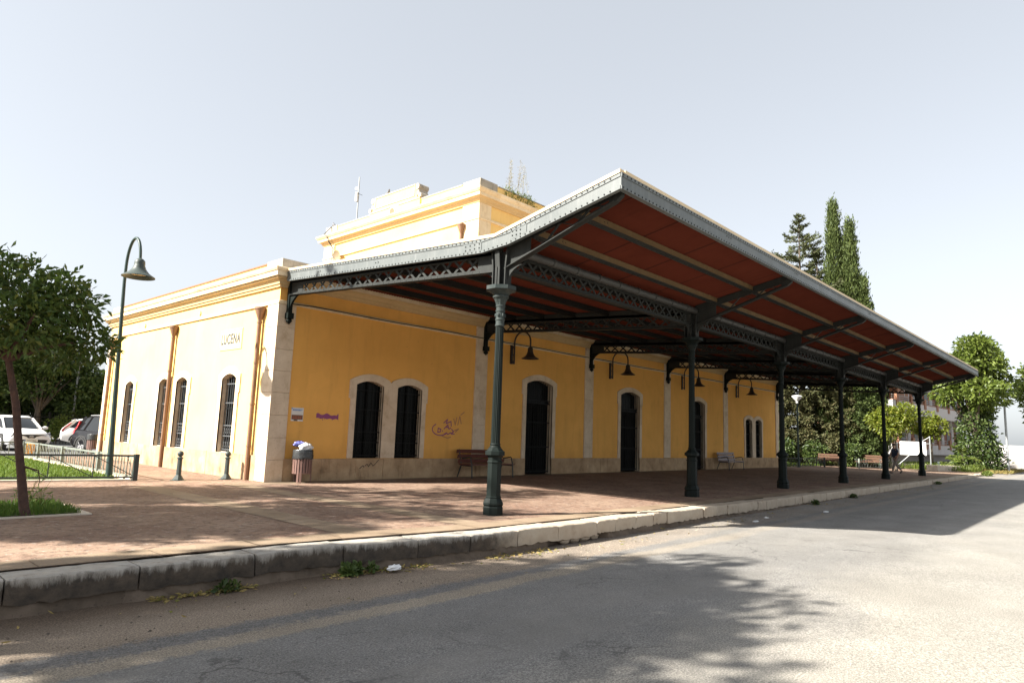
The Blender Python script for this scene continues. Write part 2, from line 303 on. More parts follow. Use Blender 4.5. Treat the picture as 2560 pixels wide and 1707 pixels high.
# ------------------------------------------------------------------ mesh helpers
class MB:
    def __init__(s): s.v = []; s.f = []
    def add(s, vs, fs):
        o = len(s.v); s.v += [tuple(p) for p in vs]; s.f += [tuple(i+o for i in f) for f in fs]; return s
    def box(s, x0, x1, y0, y1, z0, z1):
        return s.add([(x0,y0,z0),(x1,y0,z0),(x1,y1,z0),(x0,y1,z0),(x0,y0,z1),(x1,y0,z1),(x1,y1,z1),(x0,y1,z1)],
                     [(0,3,2,1),(4,5,6,7),(0,1,5,4),(1,2,6,5),(2,3,7,6),(3,0,4,7)])
    def bar(s, p, q, w, h, upv=(0,0,1)):
        p = Vector(p); q = Vector(q); d = (q-p).normalized(); u = Vector(upv)
        a = d.cross(u)
        if a.length < 1e-4: a = d.cross(Vector((1,0,0)))
        a.normalize(); b = a.cross(d).normalized(); a = a*w/2; b = b*h/2
        return s.add([p-a-b,p+a-b,p+a+b,p-a+b,q-a-b,q+a-b,q+a+b,q-a+b],[(0,3,2,1),(4,5,6,7),(0,1,5,4),(1,2,6,5),(2,3,7,6),(3,0,4,7)])
    def tube(s, pts, r, n=8, cap=True):
        pts = [Vector(p) for p in pts]; rs = r if isinstance(r, (list, tuple)) else [r]*len(pts)
        o = len(s.v); prev = None
        for i, p in enumerate(pts):
            d = (pts[min(i+1,len(pts)-1)]-pts[max(i-1,0)]).normalized()
            if prev is None: a = d.cross(Vector((0,0,1)) if abs(d.z) < .9 else Vector((1,0,0))).normalized()
            else:
                a = prev - d*prev.dot(d); a.normalize()
            prev = a; b = d.cross(a)
            for k in range(n):
                t = 2*math.pi*k/n; s.v.append(tuple(p+(a*math.cos(t)+b*math.sin(t))*rs[i]))
        m = len(pts)
        for i in range(m-1):
            for k in range(n):
                s.f.append((o+i*n+k, o+i*n+(k+1)%n, o+(i+1)*n+(k+1)%n, o+(i+1)*n+k))
        if cap:
            s.f.append(tuple(o+k for k in range(n))[::-1]); s.f.append(tuple(o+(m-1)*n+k for k in range(n)))
        return s
    def lathe(s, prof, n=16, c=(0,0,0), ph=0., cap=True):
        o = len(s.v)
        for r, z in prof:
            for k in range(n):
                t = 2*math.pi*(k+ph)/n; s.v.append((c[0]+r*math.cos(t), c[1]+r*math.sin(t), c[2]+z))
        m = len(prof)
        for i in range(m-1):
            for k in range(n): s.f.append((o+i*n+k, o+i*n+(k+1)%n, o+(i+1)*n+(k+1)%n, o+(i+1)*n+k))
        if cap:
            s.f.append(tuple(o+k for k in range(n))[::-1]); s.f.append(tuple(o+(m-1)*n+k for k in range(n)))
        return s
    def prism(s, poly, d0, d1, ax='x'):
        def P(a, b, d): return {'x': (d,a,b), 'y': (a,d,b), 'z': (a,b,d)}[ax]
        n = len(poly); s.add([P(a,b,d0) for a,b in poly]+[P(a,b,d1) for a,b in poly],
            [tuple(range(n)), tuple(range(2*n-1,n-1,-1))]+[(i,n+i,n+(i+1)%n,(i+1)%n) for i in range(n)]); return s
    def strip(s, A, B, d0, d1, ax='y'):
        """a band between two equally long outlines, with thickness"""
        def P(q, d): return {'x': (d,q[0],q[1]), 'y': (q[0],d,q[1])}[ax]
        n = len(A); o = len(s.v)
        s.v += [P(q,d0) for q in A]+[P(q,d0) for q in B]+[P(q,d1) for q in A]+[P(q,d1) for q in B]
        for i in range(n-1):
            a,b,c,d = i,i+1,n+i+1,n+i
            s.f += [(o+a,o+b,o+c,o+d),(o+2*n+a,o+2*n+d,o+2*n+c,o+2*n+b),(o+a,o+2*n+a,o+2*n+b,o+b),(o+d,o+c,o+2*n+c,o+2*n+d)]
        for i in (0, n-1): s.f.append((o+i,o+n+i,o+3*n+i,o+2*n+i))
        return s
    def dome(s, c, nrm, r, h):
        c = Vector(c); nrm = Vector(nrm).normalized(); a = nrm.orthogonal().normalized(); b = nrm.cross(a); o = len(s.v)
        for rr, hh in ((r,0),(r*.75,h*.7)):
            for k in range(6):
                t = math.pi*k/3; s.v.append(tuple(c+(a*math.cos(t)+b*math.sin(t))*rr+nrm*hh))
        s.v.append(tuple(c+nrm*h))
        for k in range(6):
            s.f += [(o+k,o+(k+1)%6,o+6+(k+1)%6,o+6+k),(o+6+k,o+6+(k+1)%6,o+12)]
        return s
    def ball(s, c, r, nu=12, nv=8, sc=(1,1,1)):
        prof = [(math.sin(math.pi*(i+.02)/(nv+.04)), -math.cos(math.pi*(i+.02)/(nv+.04))) for i in range(nv+1)]
        o = len(s.v); s.lathe(prof, nu)
        for i in range(o, len(s.v)):
            x,y,z = s.v[i]; s.v[i] = (c[0]+x*r*sc[0], c[1]+y*r*sc[1], c[2]+z*r*sc[2])
        return s
    def xform(s, m, start=0):
        for i in range(start, len(s.v)): s.v[i] = tuple(m @ Vector(s.v[i]))
        return s
    def build(s, name, mat, parent=None, smooth=False, bevel=0., label=None, fix=True):
        me = bpy.data.meshes.new(name); me.from_pydata(s.v, [], s.f)
        if fix:
            bm = bmesh.new(); bm.from_mesh(me); bmesh.ops.recalc_face_normals(bm, faces=bm.faces); bm.to_mesh(me); bm.free()
        me.materials.append(M[mat] if isinstance(mat, str) else mat)
        if smooth:
            for p in me.polygons: p.use_smooth = True
        o = bpy.data.objects.new(name, me); COL.objects.link(o)
        if parent is not None: o.parent = parent
        if bevel:
            b = o.modifiers.new('bevel', 'BEVEL'); b.width = bevel; b.segments = 2; b.limit_method = 'ANGLE'
        if smooth:
            try: me.set_sharp_from_angle(angle=R(38))
            except Exception: pass
        if label: o['label'] = label
        return o
def tag(o, label, cat, group=None, kind=None):
    o['label'] = label; o['category'] = cat
    if group: o['group'] = group
    if kind: o['kind'] = kind
    return o
def thing(name, label, cat, loc=(0,0,0), rz=0., group=None):
    o = bpy.data.objects.new(name, None); o.empty_display_size = .2; COL.objects.link(o)
    o.location = loc; o.rotation_euler = (0,0,rz); return tag(o, label, cat, group)
def struct(mb, name, mat, **k):
    o = mb.build(name, mat, **k); o['kind'] = 'structure'; return o
def dup(root, loc, rz, label, group=None):
    r = root.copy(); COL.objects.link(r); r.location = loc; r.rotation_euler = (0,0,rz); r['label'] = label
    if group: r['group'] = group
    for ch in list(root.children):
        c = ch.copy(); COL.objects.link(c); c.parent = r
        for g in list(ch.children):
            d = g.copy(); COL.objects.link(d); d.parent = c
    return r
def text_mesh(name, s, size, mat, parent, mw, ext=.004, sx=1., space=1., off=0.):
    cu = bpy.data.curves.new(name, 'FONT'); cu.body = s; cu.size = size; cu.extrude = ext; cu.align_x = 'CENTER'; cu.align_y = 'CENTER'; cu.space_character = space; cu.offset = off
    t = bpy.data.objects.new(name+'_curve', cu); COL.objects.link(t); bpy.context.view_layer.update()
    me = bpy.data.meshes.new_from_object(t.evaluated_get(bpy.context.evaluated_depsgraph_get())); bpy.data.objects.remove(t)
    me.transform(Matrix.Diagonal((sx,1,1,1))); me.transform(mw); me.materials.clear(); me.materials.append(M[mat]); me.name = name
    o = bpy.data.objects.new(name, me); COL.objects.link(o); o.parent = parent; return o
def raw(name, V, F4, mat, parent=None):
    """fast mesh from numpy arrays; F4 is (n,3) or (n,4)"""
    me = bpy.data.meshes.new(name); k = F4.shape[1]
    me.vertices.add(len(V)); me.vertices.foreach_set('co', V.astype(np.float32).ravel())
    me.loops.add(F4.size); me.loops.foreach_set('vertex_index', F4.astype(np.int32).ravel())
    me.polygons.add(len(F4)); me.polygons.foreach_set('loop_start', np.arange(0, F4.size, k, dtype=np.int32))
    me.update(calc_edges=True); me.materials.append(M[mat])
    o = bpy.data.objects.new(name, me); COL.objects.link(o)
    if parent is not None: o.parent = parent
    return o
rng = np.random.default_rng(11)
def unit(a): return a/np.maximum(np.linalg.norm(a, axis=1, keepdims=True), 1e-9)
def leaf_arrays(P, D, L, W, fold=.25, droop=.15):
    """one folded leaf of two triangles per point: P positions, D directions, L lengths, W widths"""
    n = len(P); D = unit(D); S = unit(np.cross(D, rng.normal(size=(n,3)))); N = np.cross(S, D)
    L = L[:,None]; W = W[:,None]
    mid = P+D*L*.5
    V = np.stack([P, mid+S*W*.5+N*W*fold, P+D*L-np.array([0,0,1.])*L*droop, mid-S*W*.5+N*W*fold], 1).reshape(-1,3)
    b = np.arange(n)[:,None]*4
    F = np.concatenate([b+[[0,1,2]], b+[[0,2,3]]], 1).reshape(-1,3)
    return V, F
def join(parts):
    Vs, Fs, o = [], [], 0
    for V, F in parts: Vs.append(V); Fs.append(F+o); o += len(V)
    return np.concatenate(Vs), np.concatenate(Fs)
def crown_leaves(clumps, n, L, W, outward=.8, upw=.25, shell=.55, flat=.85):
    """leaves spread through ball-like clumps [(centre, radius)]; denser near each clump's skin"""
    c = np.array([k[0] for k in clumps]); r = np.array([k[1] for k in clumps]); p = r**2/np.sum(r**2)
    i = rng.choice(len(clumps), n, p=p); d = unit(rng.normal(size=(n,3)))
    rad = r[i]*(shell+(1-shell)*rng.random(n)**.5)*(1+.12*rng.normal(size=n))
    P = c[i]+d*rad[:,None]*np.array([1,1,flat])
    D = d*outward+rng.normal(size=(n,3))*.6+np.array([0,0,upw])
    return leaf_arrays(P, D, L*(.65+.7*rng.random(n)), W*(.65+.7*rng.random(n)))
def clump_cloud(c, rx, ry, rz, n, r0, r1, fill=.8):
    out = []
    for _ in range(n):
        d = rng.normal(size=3); d /= np.linalg.norm(d); q = fill*(.35+.65*rng.random())**.6
        out.append((np.array(c)+d*np.array([rx,ry,rz])*q, r0+(r1-r0)*rng.random()))
    return out
def arc(a, b, zs, rise, n=10):
    """points of a segmental arch from (a, zs) to (b, zs)"""
    return [(a+(b-a)*k/n, zs+rise*(1-(2*k/n-1)**2)) for k in range(n+1)]

# ------------------------------------------------------------------ the ground
def road_z(x):
    pts = [(-300,-.37),(-4,-.365),(3,-.335),(15,-.25),(36,-.17),(62,-.06),(120,-.05),(900,-.05)]
    for (a,za),(b,zb) in zip(pts, pts[1:]):
        if x <= b: return za+(zb-za)*max(0,(x-a))/(b-a)
    return -.05
def kerb_y(x):
    pts = [(-60,-9.1),(-7.4,-9.3),(-4,-9.42),(-1.4,-9.80),(.5,-9.85),(40,-9.75),(60,-9.5)]
    if x <= pts[0][0]: return pts[0][1]
    for (a,ya),(b,yb) in zip(pts, pts[1:]):
        if x <= b: return ya+(yb-ya)*(x-a)/(b-a)
    return pts[-1][1]
xs = [-300,-60,-20,-12,-8,-6,-4,-2,0,2,4,8,12,15,20,28,36,48,62,90,120,300,900]; ys = [-40,-22,-16,-14.5,-13.6,-12.8,-12,-11.3,-10.6,-9.0]; NY = len(ys)
def road_h(x,y):                                       # the carriageway is cambered: lowest along the kerb
    c = max(0,min(1,(-10.6-y)/3.4)); return road_z(x)+.13*c*c*(3-2*c)*max(.25,min(1,(40-x)/30)) if y < -10.6 else road_z(x)
mb = MB(); mb.add([(x,y,road_h(x,y)) for x in xs for y in ys], [(i*NY+j,(i+1)*NY+j,(i+1)*NY+j+1,i*NY+j+1) for i in range(len(xs)-1) for j in range(NY-1)])
struct(mb, 'road', 'road', fix=False)
mb = MB().add([(-900,-900,-.5),(900,-900,-.5),(900,900,-.5),(-900,900,-.5)], [(0,1,2,3)]); struct(mb, 'ground', 'soil')
mb = MB().add([(-300,-90,-.40),(900,-90,-.2),(900,-39.9,-.07),(-300,-39.9,-.24)], [(0,1,2,3)]); struct(mb, 'verge_ground', 'soil')
mb = MB().add([(61,-9.4,-.05),(900,-9.4,-.05),(900,300,-.05),(61,300,-.05),(-300,14,-.03),(61,14,-.03),(61,300,-.03),(-300,300,-.03)], [(0,1,2,3),(4,5,6,7)]); struct(mb, 'terrain', 'soil')
# platform paving, its edge following the kerb
kx = [-60,-20,-7.4,-4,-1.4,.5,20,40,56]
mb = MB(); mb.add([(x,kerb_y(x)+.40,0) for x in kx]+[(x,14.4,0) for x in kx], [(i,i+1,len(kx)+i+1,len(kx)+i) for i in range(len(kx)-1)]); struct(mb, 'platform', 'paver')
mb = MB().add([(-60,14.4,-.006),(60,14.4,-.006),(60,44,-.006),(-60,44,-.006)], [(0,1,2,3)]); struct(mb, 'parking', 'asph2')
mb = MB()
def slabs(mb, x0, x1, y0, y1, n, along):
    for i in range(n):
        a, b_ = i/n, (i+1)/n; g = .004
        if along == 'y': q = (x0,x1,y0+(y1-y0)*a+g,y0+(y1-y0)*b_-g)
        else: q = (x0+(x1-x0)*a+g,x0+(x1-x0)*b_-g,y0,y1)
        z = .004+random.random()*.004
        mb.add([(q[0],q[2],z),(q[1],q[2],z),(q[1],q[3],z),(q[0],q[3],z)], [(0,1,2,3)])
slabs(mb, -1.25, -.72, -8.9, -.3, 14, 'y'); slabs(mb, -3.35, -2.8, -8.85, -.3, 14, 'y')
slabs(mb, -1.2, 40, -.62, -.10, 60, 'x')
struct(mb, 'paving_band', 'band')
mb = MB(); x = -30.
while x < 56:
    L = 1.15; ya, yb = kerb_y(x)+.41, kerb_y(x+L)+.41; z = .005+random.random()*.006
    mb.add([(x+.006,ya,z),(x+L-.006,yb,z),(x+L-.006,yb+.48,z),(x+.006,ya+.48,z)], [(0,1,2,3)]); x += L
struct(mb, 'edge_paving', 'band')
# kerb stones: rounded, uneven blocks over a rough recessed footing
mb = MB(); x = -26.; ft = MB()
while x < 60.3:
    L = random.uniform(.75, 1.25) if x < 1 else random.uniform(.5, .85)
    x1 = x+L; n = 12; m = [] ; dz = random.uniform(-.012,.008); dy = random.uniform(-.018,.012)
    hgt = .24 if x < 1 else .215
    drop = 0 if x1 < 57 else -.28*(x-56)/5
    for i in range(n+1):
        xx = x+.008+(L-.016)*i/n; e = .010 if i in (0,n) else 0
        y0 = kerb_y(xx)+dy; jt = random.uniform(-.012,.012)+(.022 if random.random() < .10 else 0); zt = dz+drop+random.uniform(-.004,.003)
        m.append([(xx,y0+.40,zt-.004),(xx,y0+.022+jt,zt+.002-e),(xx,y0+.004+jt,zt-.012-e),(xx,y0+e+jt*.5,zt-.035),(xx,y0+e+random.uniform(-.012,.012),zt-hgt*.6),(xx,y0+.008+random.uniform(-.015,.02),zt-hgt+random.uniform(-.02,.012)),(xx,y0+.40,zt-hgt)])
    o = len(mb.v); k = 7
    for row in m: mb.v += row
    for i in range(n):
        for j in range(k): mb.f.append((o+i*k+j,o+(i+1)*k+j,o+(i+1)*k+(j+1)%k,o+i*k+(j+1)%k))
    mb.f += [tuple(o+j for j in range(k)), tuple(o+n*k+j for j in range(k))[::-1]]
    x = x1
struct(mb, 'kerb', 'kerb', smooth=True)
x = -26.; pr_ = []
while x < 58:
    y0 = kerb_y(x)+random.uniform(.0,.05)
    if 0.0 < x < 1.6: y0 += .14
    pr_.append((x,y0)); x += .16
mb = MB(); n = len(pr_); 
for (x,y) in pr_: mb.v += [(x,y+.020+random.uniform(-.008,.008),-.19),(x,y+.0+random.uniform(-.015,.015),-.27),(x,y-.02+random.uniform(-.02,.02),-.36),(x,y-.06,-.42)]
for i in range(n-1):
    for j in range(3): mb.f.append((i*4+j,(i+1)*4+j,(i+1)*4+j+1,i*4+j+1))
struct(mb, 'kerb_footing', 'rubble')

# ------------------------------------------------------------------ station building
L, D, HP = 35.6, 13.94, 6.10
st = thing('station_building', 'long single-storey yellow railway station with a taller central block', 'building')
def facade(mb, W, z0, z1, ops, P, depth):
    """wall face with arched openings. ops: (a, b, sill, spring, rise); P(u, z, d) maps to world, d into the wall"""
    ops = sorted(ops); u = 0.
    def quad(a,b,c,d): mb.add([a,b,c,d],[(0,1,2,3)])
    for a,b,zb,zs,rise in ops:
        quad(P(u,z0,0),P(a,z0,0),P(a,z1,0),P(u,z1,0)); u = b
        if zb > z0+.001: quad(P(a,z0,0),P(b,z0,0),P(b,zb,0),P(a,zb,0))
        A = arc(a,b,zs,rise)
        for (p0,q0),(p1,q1) in zip(A,A[1:]):
            quad(P(p0,q0,0),P(p1,q1,0),P(p1,z1,0),P(p0,z1,0))
    quad(P(u,z0,0),P(W,z0,0),P(W,z1,0),P(u,z1,0))
def reveal(mb, op, P, depth, out=0.):
    a,b,zb,zs,rise = op; A = [(a,zb)]+arc(a,b,zs,rise)+[(b,zb),(a,zb)]
    for (p0,q0),(p1,q1) in zip(A,A[1:]): mb.add([P(p0,q0,-out),P(p1,q1,-out),P(p1,q1,depth),P(p0,q0,depth)],[(0,1,2,3)])
def surround(mb, op, P, w, t, ears=True, clampl=None, clampr=None):
    wl = .30 if clampl is not None else w; wr = .30 if clampr is not None else w
    a,b,zb,zs,rise = op; inner = [(a,zb),(a,zs-.42),(a,zs-.42)]+arc(a,b,zs,rise)+[(b,zs-.42),(b,zs-.42),(b,zb)]
    e = w+.055 if ears else w
    el = wl+e-w; er = wr+e-w; outer = [(a-wl,zb),(a-wl,zs-.42),(a-el,zs-.42)]+[(p,q) for p,q in arc(a-el,b+er,zs+.12,rise+.10)]+[(b+er,zs-.42),(b+wr,zs-.42),(b+wr,zb)]
    cl = lambda p: min(max(p, clampl if clampl is not None else -99), clampr if clampr is not None else 99)
    outer = [(cl(p),q) for p,q in outer]
    n = len(inner); o = len(mb.v)
    for pts, d in ((inner,-t),(outer,-t),(inner,0.01),(outer,0.01)): mb.v += [P(p,q,d) for p,q in pts]
    for i in range(n-1):
        for r0, r1 in ((0,n),(2*n,3*n),(0,2*n),(n,3*n)): mb.f.append((o+r0+i,o+r0+i+1,o+r1+i+1,o+r1+i))
    for i in (0,n-1): mb.f.append((o+i,o+n+i,o+3*n+i,o+2*n+i))
PF = lambda u,z,d: (u, d, z)                 # platform side, facing -y
PW = lambda u,z,d: (d, u, z)                 # end wall, facing -x
dw = [(2.68,3.68,.63,2.82,.13),(4.22,5.22,.63,2.82,.13)]
dw2 = [(30.5,31.42,.58,2.82,.13),(31.95,32.87,.58,2.82,.13)]
doors = [(10.42,12.0,0.,3.47,.17),(16.95,18.55,0.,3.47,.17),(23.7,25.2,0.,3.47,.17)]
wins = [(2.13,3.05,.68,2.85,.14),(5.62,6.50,.68,2.85,.14),(7.15,8.03,.68,2.85,.14),(10.55,11.42,.68,2.85,.14)]
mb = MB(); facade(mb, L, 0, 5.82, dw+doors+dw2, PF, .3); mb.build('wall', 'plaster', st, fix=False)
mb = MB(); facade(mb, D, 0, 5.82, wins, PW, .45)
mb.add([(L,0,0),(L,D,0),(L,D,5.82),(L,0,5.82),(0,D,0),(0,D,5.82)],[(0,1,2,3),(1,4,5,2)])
mb.build('wall', 'plaster_pale', st, fix=False, label='pale yellow end wall, sunlit tone in its colour')
# plinth of uneven stones
mb = MB()
def plinth_run(P, a, b, top, gaps):
    mb = MB(); u = a
    while u < b-.05:
        w_ = min(random.uniform(.75,1.35), b-u)
        if b-(u+w_) < .35: w_ = b-u
        seg = [(u,u+w_)]
        for g0,g1 in gaps: seg = [s for (c,d) in seg for s in ((c,min(d,g0)),(max(c,g1),d)) if s[1]-s[0] > .03]
        for c,d in seg:
            t = .055+random.uniform(-.006,.006); q = [P(c+.003,0,-t),P(d-.003,0,-t),P(d-.003,0,.02),P(c+.003,0,.02)]; T = [P(c+.003,top,-t),P(d-.003,top,-t),P(d-.003,top,.02),P(c+.003,top,.02)]
            mb.add([*q,*T],[(0,1,5,4),(1,2,6,5),(2,3,7,6),(3,0,4,7),(4,5,6,7)])
        u += w_
    mb.build('plinth', 'plinth', st, bevel=.006)
e_ = [.46]+[v for a,b,*_ in doors for v in (a,b)]+[L-.1]
for a,b in zip(e_[::2],e_[1::2]): plinth_run(PF, a, b, .615, [])
plinth_run(PW, .52, D-.05, .68, [])
# pilasters of stacked blocks, each its own part
def pilaster(x0,x1,y0,y1,z0,z1,step=.585,jag=0.):
    mb = MB(); z = z0
    while z < z1-.01:
        zt = min(z+step+random.uniform(-.03,.03), z1)
        if z1-zt < .2: zt = z1
        j = random.uniform(-.004,.004); mb.box(x0+j,x1+j,y0+j,y1,z+.004,zt-.004); z = zt
    mb.box(x0+.02,x1-.02,y0+.02,y1-.005,z0,z1); return mb.build('pilaster','stone',st,bevel=.012)
pilaster(-.045,.50,-.045,.56,0,4.84,.585)
for a,b in ((7.6,8.2),(14.17,14.78),(20.84,21.46),(27.5,28.05)): pilaster(a,b,-.045,.02,.62,5.3)
pilaster(L-.42,L+.045,-.045,.5,0,4.84); pilaster(-.045,.4,D-.5,D+.045,0,4.84)
def sweep(mb, x0,x1,y0,y1, prof):
    n = len(prof)
    for p,z in prof: mb.v += [(x0-p,y0-p,z),(x1+p,y0-p,z),(x1+p,y1+p,z),(x0-p,y1+p,z)]
    o = len(mb.v)-4*n
    for i in range(n-1):
        for k in range(4): mb.f.append((o+i*4+k,o+i*4+(k+1)%4,o+(i+1)*4+(k+1)%4,o+(i+1)*4+k))
    return mb
sweep(MB(),0,L,0,D,[(-.01,4.84),(.055,4.845),(.06,4.89),(.03,4.91),(.045,4.93),(.03,4.945),(-.01,4.95)]).build('string_course','moulding',st)
sweep(MB(),0,L,0,D,[(-.01,5.30),(.06,5.31),(.07,5.37),(.10,5.38),(.11,5.44),(.16,5.50),(.21,5.52),(.22,5.57)]).build('cornice','cornice',st)
sweep(MB(),0,L,0,D,[(.10,5.572),(.27,5.574),(.275,5.70),(.30,5.71),(.33,5.76),(.335,5.80),(.30,5.815),(.0,5.84)]).build('cornice_cap','moulding',st)
mb = MB(); t = .3
for q in ((.02,L-.02,.02,t),(.02,L-.02,D-t,D-.02),(.02,t,t,D-t),(L-t,L-.02,t,D-t)): mb.box(*q,5.80,6.06)
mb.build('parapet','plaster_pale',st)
for q in ((.9,L-.9,-.01,t+.02),(.9,L-.9,D-t-.02,D+.01),(-.01,t+.02,.9,D-.9),(L-t-.02,L+.01,.9,D-.9)): MB().box(*q,6.062,6.10).build('parapet_coping','pipe',st)
for x0 in (-.02,L-.86):
    for y0 in (-.02,D-.86): MB().box(x0,x0+.88,y0,y0+.88,5.83,6.13).build('corner_block','capstone',st,bevel=.012)
MB().add([(.2,.2,5.86),(L-.2,.2,5.86),(L-.2,D-.2,5.86),(.2,D-.2,5.86)],[(0,1,2,3)]).build('roof','roof',st)
# small round vents in the frieze
for y in (5.2,10.1): MB().tube([(.01,y,5.07),(-.035,y,5.07)],.075,12).build('vent','cornice',st)
def window(op, P, depth, grey, flip=None, cl=None, cr=None):
    a,b,zb,zs,rise = op
    A = [(a,zb)]+arc(a,b,zs,rise)+[(b,zb)]
    mb = MB(); mb.add([P(p,q,depth) for p,q in A],[tuple(range(len(A)))])
    root = mb.build('window','pane',st)
    mb = MB(); surround(mb, op, P, .19, .035, True, cl, cr); reveal(mb, op, P, depth, .035); mb.build('surround','stone',root,fix=False)
    mb = MB(); m = (a+b)/2
    for p in (a+.03,m,b-.03): mb.bar(P(p,zb+.02,depth-.02),P(p,zs+.1,depth-.02),.06,.03)
    for q in (zb+.05,(zb+zs)/2+.2): mb.bar(P(a,q,depth-.02),P(b,q,depth-.02),.06,.03)
    mb.build('frame','dark_wood',root)
    mb = MB(); d = .12 if grey else .07; k = 6
    for i in range(k+1):
        u = a+.03+(b-a-.06)*i/k; h = zs+rise*(1-(2*(u-a)/(b-a)-1)**2)-.02
        mb.tube([P(u,zb+.02,d),P(u,h,d)],.010,6)
        if i < k:
            for zc in (zb+.22,zb+.62):
                c = u+(b-a-.06)/k/2
                mb.tube([P(c+.045*math.cos(x_),zc+.075*math.sin(x_),d) for x_ in [j*math.pi/5 for j in range(11)]],.006,4)
    for q in (zb+.08,zb+.47,zb+.78,zb+1.45,zs-.15): mb.bar(P(a,q,d),P(b,q,d),.012,.034)
    mb.build('grille','grille_grey' if grey else 'grille',root)
    if grey:
        mb = MB(); mb.add([P(a-.01,zb-.05,.10),P(b+.01,zb-.05,.10),P(b+.01,zb+.012,.10),P(a-.01,zb+.012,.10),P(a-.01,zb+.012,depth),P(b+.01,zb+.012,depth)],[(0,1,2,3),(3,2,5,4)]); mb.build('sill','concrete',root)
    return root
for o_ in wins: window(o_, PW, .21, True)
mid = (dw[0][1]+dw[1][0])/2; window(dw[0],PF,.20,False,cr=mid); window(dw[1],PF,.20,False,cl=mid)
mid = (dw2[0][1]+dw2[1][0])/2; window(dw2[0],PF,.20,False,cr=mid); window(dw2[1],PF,.20,False,cl=mid)
def door(op):
    a,b,zb,zs,rise = op; P = PF; d = .25; m = (a+b)/2
    A = arc(a,b,zs,rise); mb = MB(); mb.add([P(p,q,d) for p,q in [(a,2.78)]+A+[(b,2.78)]],[tuple(range(len(A)+2))]); mb.bar(P(a,2.78,d-.04),P(b,2.78,d-.04),.1,.12)
    root = mb.build('door','pane',st)
    for s0,s1 in ((a,m-.004),(m+.004,b)):
        mb = MB(); mb.box(s0,s1,d-.03,d+.02,.02,2.74)
        for z0,z1 in ((.15,.95),(1.1,2.6)):
            mb.bar((s0+.1,d-.045,z0),(s0+.1,d-.045,z1),.03,.03); mb.bar((s1-.1,d-.045,z0),(s1-.1,d-.045,z1),.03,.03)
            mb.bar((s0+.1,d-.045,z0),(s1-.1,d-.045,z0),.03,.03); mb.bar((s0+.1,d-.045,z1),(s1-.1,d-.045,z1),.03,.03)
        mb.build('door_leaf','dark_wood',root)
    mb = MB(); surround(mb,op,P,.21,.035); reveal(mb,op,P,d,.035); mb.build('surround','stone',root,fix=False)
    mb = MB(); k = 11
    for i in range(k+1):
        u = a+.03+(b-a-.06)*i/k; h = zs+rise*(1-(2*(u-a)/(b-a)-1)**2)-.02
        mb.bar((u,.10,.04),(u,.10,h),.018,.018)
    for q in (.10,1.05,2.0,2.74,2.86): mb.bar((a,.10,q),(b,.10,q),.016,.04)
    mb.build('grille','grille',root); return root
for o_ in doors: door(o_)
# drainpipes with hoppers on the end wall and on the tower
def drainpipe(x, y, ztop, zbot):
    mb = MB(); mb.tube([(x,y,zbot),(x,y,ztop-.3)],.062,12)
    for z in np.arange(zbot+.9,ztop-.4,1.15): mb.tube([(x,y,z),(x,y,z+.05)],.072,12)
    p = mb.build('drainpipe','pipe',st,smooth=True)
    MB().lathe([(.062,-.36),(.075,-.3),(.15,-.09),(.15,-.07),(.165,-.06),(.165,.0),(.13,.0),(.10,-.12)],14,(x,y,ztop),cap=False).build('hopper','pipe',p,smooth=True)
drainpipe(-.10,.86,4.80,0); drainpipe(-.10,7.0,4.78,0); drainpipe(-.10,13.3,4.72,0)
# tile sign
mb = MB(); y0,y1,z0,z1 = 2.03,3.47,3.72,4.34
mb.box(-.022,.0,y0,y1,z0,z1)
sg = mb.build('sign_panel','tile',st,bevel=.004,label='pale tiled name sign on the end wall')
mb = MB()
for a,b,c,d in ((y0+.03,y1-.03,z0+.03,z0+.042),(y0+.03,y1-.03,z1-.042,z1-.03),(y0+.03,y0+.042,z0+.042,z1-.042),(y1-.042,y1-.03,z0+.042,z1-.042)): mb.box(-.0255,-.0215,a,b,c,d)
mb.build('sign_border','letter',sg)
text_mesh('lettering','LUCENA',.43,'letter',sg,Matrix(((0,0,-1,-.026),(-1,0,0,2.75),(0,1,0,4.03),(0,0,0,1))),.003,.70,1.12,.010)
# spray paint on the wall: a smear, faded scrawl, a marker tag
def strokes(name, paths, w_, mat, lab, y=-.004, par=None):
    mb = MB()
    for path in paths:
        for (a,b),(c,d) in zip(path,path[1:]):
            v = Vector((c-a,d-b)); 
            if v.length < 1e-5: continue
            nrm = Vector((-v.y,v.x)).normalized()*w_/2; e = v.normalized()*w_*.3
            mb.add([(a-e.x-nrm.x,y,b-e.y-nrm.y),(c+e.x-nrm.x,y,d+e.y-nrm.y),(c+e.x+nrm.x,y,d+e.y+nrm.y),(a-e.x+nrm.x,y,b-e.y+nrm.y)],[(0,1,2,3)]); y -= .00002
    return mb.build(name,mat,par or st,label=lab)
mb = MB(); top = []; bot = []
for i in range(25):
    u = i/24; x = 1.40+.73*u; h = .055+.012*math.sin(u*17)+(.03*math.exp(-((u-.06)/.07)**2))+.035*math.exp(-((u-.48)/.14)**2)+(.03 if u > .93 else 0)
    top.append((x,1.815+h+(.03 if u > .95 else 0)-.02*u)); bot.append((x,1.815-.055+.012*math.sin(u*23)-.015*u))
mb.strip(top,bot,-.0035,-.0005)
for x,l in ((1.6,.07),(1.66,.04),(1.92,.06)): mb.box(x,x+.014,-.0034,-.0004,1.765-l,1.78)
mb.build('graffiti','graffiti',st,label='short solid purple paint smear on the yellow wall')
loop = lambda cx,cz,rx,rz,n=16,a0=0,a1=2*math.pi: [(cx+rx*math.cos(a0+(a1-a0)*k/n),cz+rz*math.sin(a0+(a1-a0)*k/n)) for k in range(n+1)]
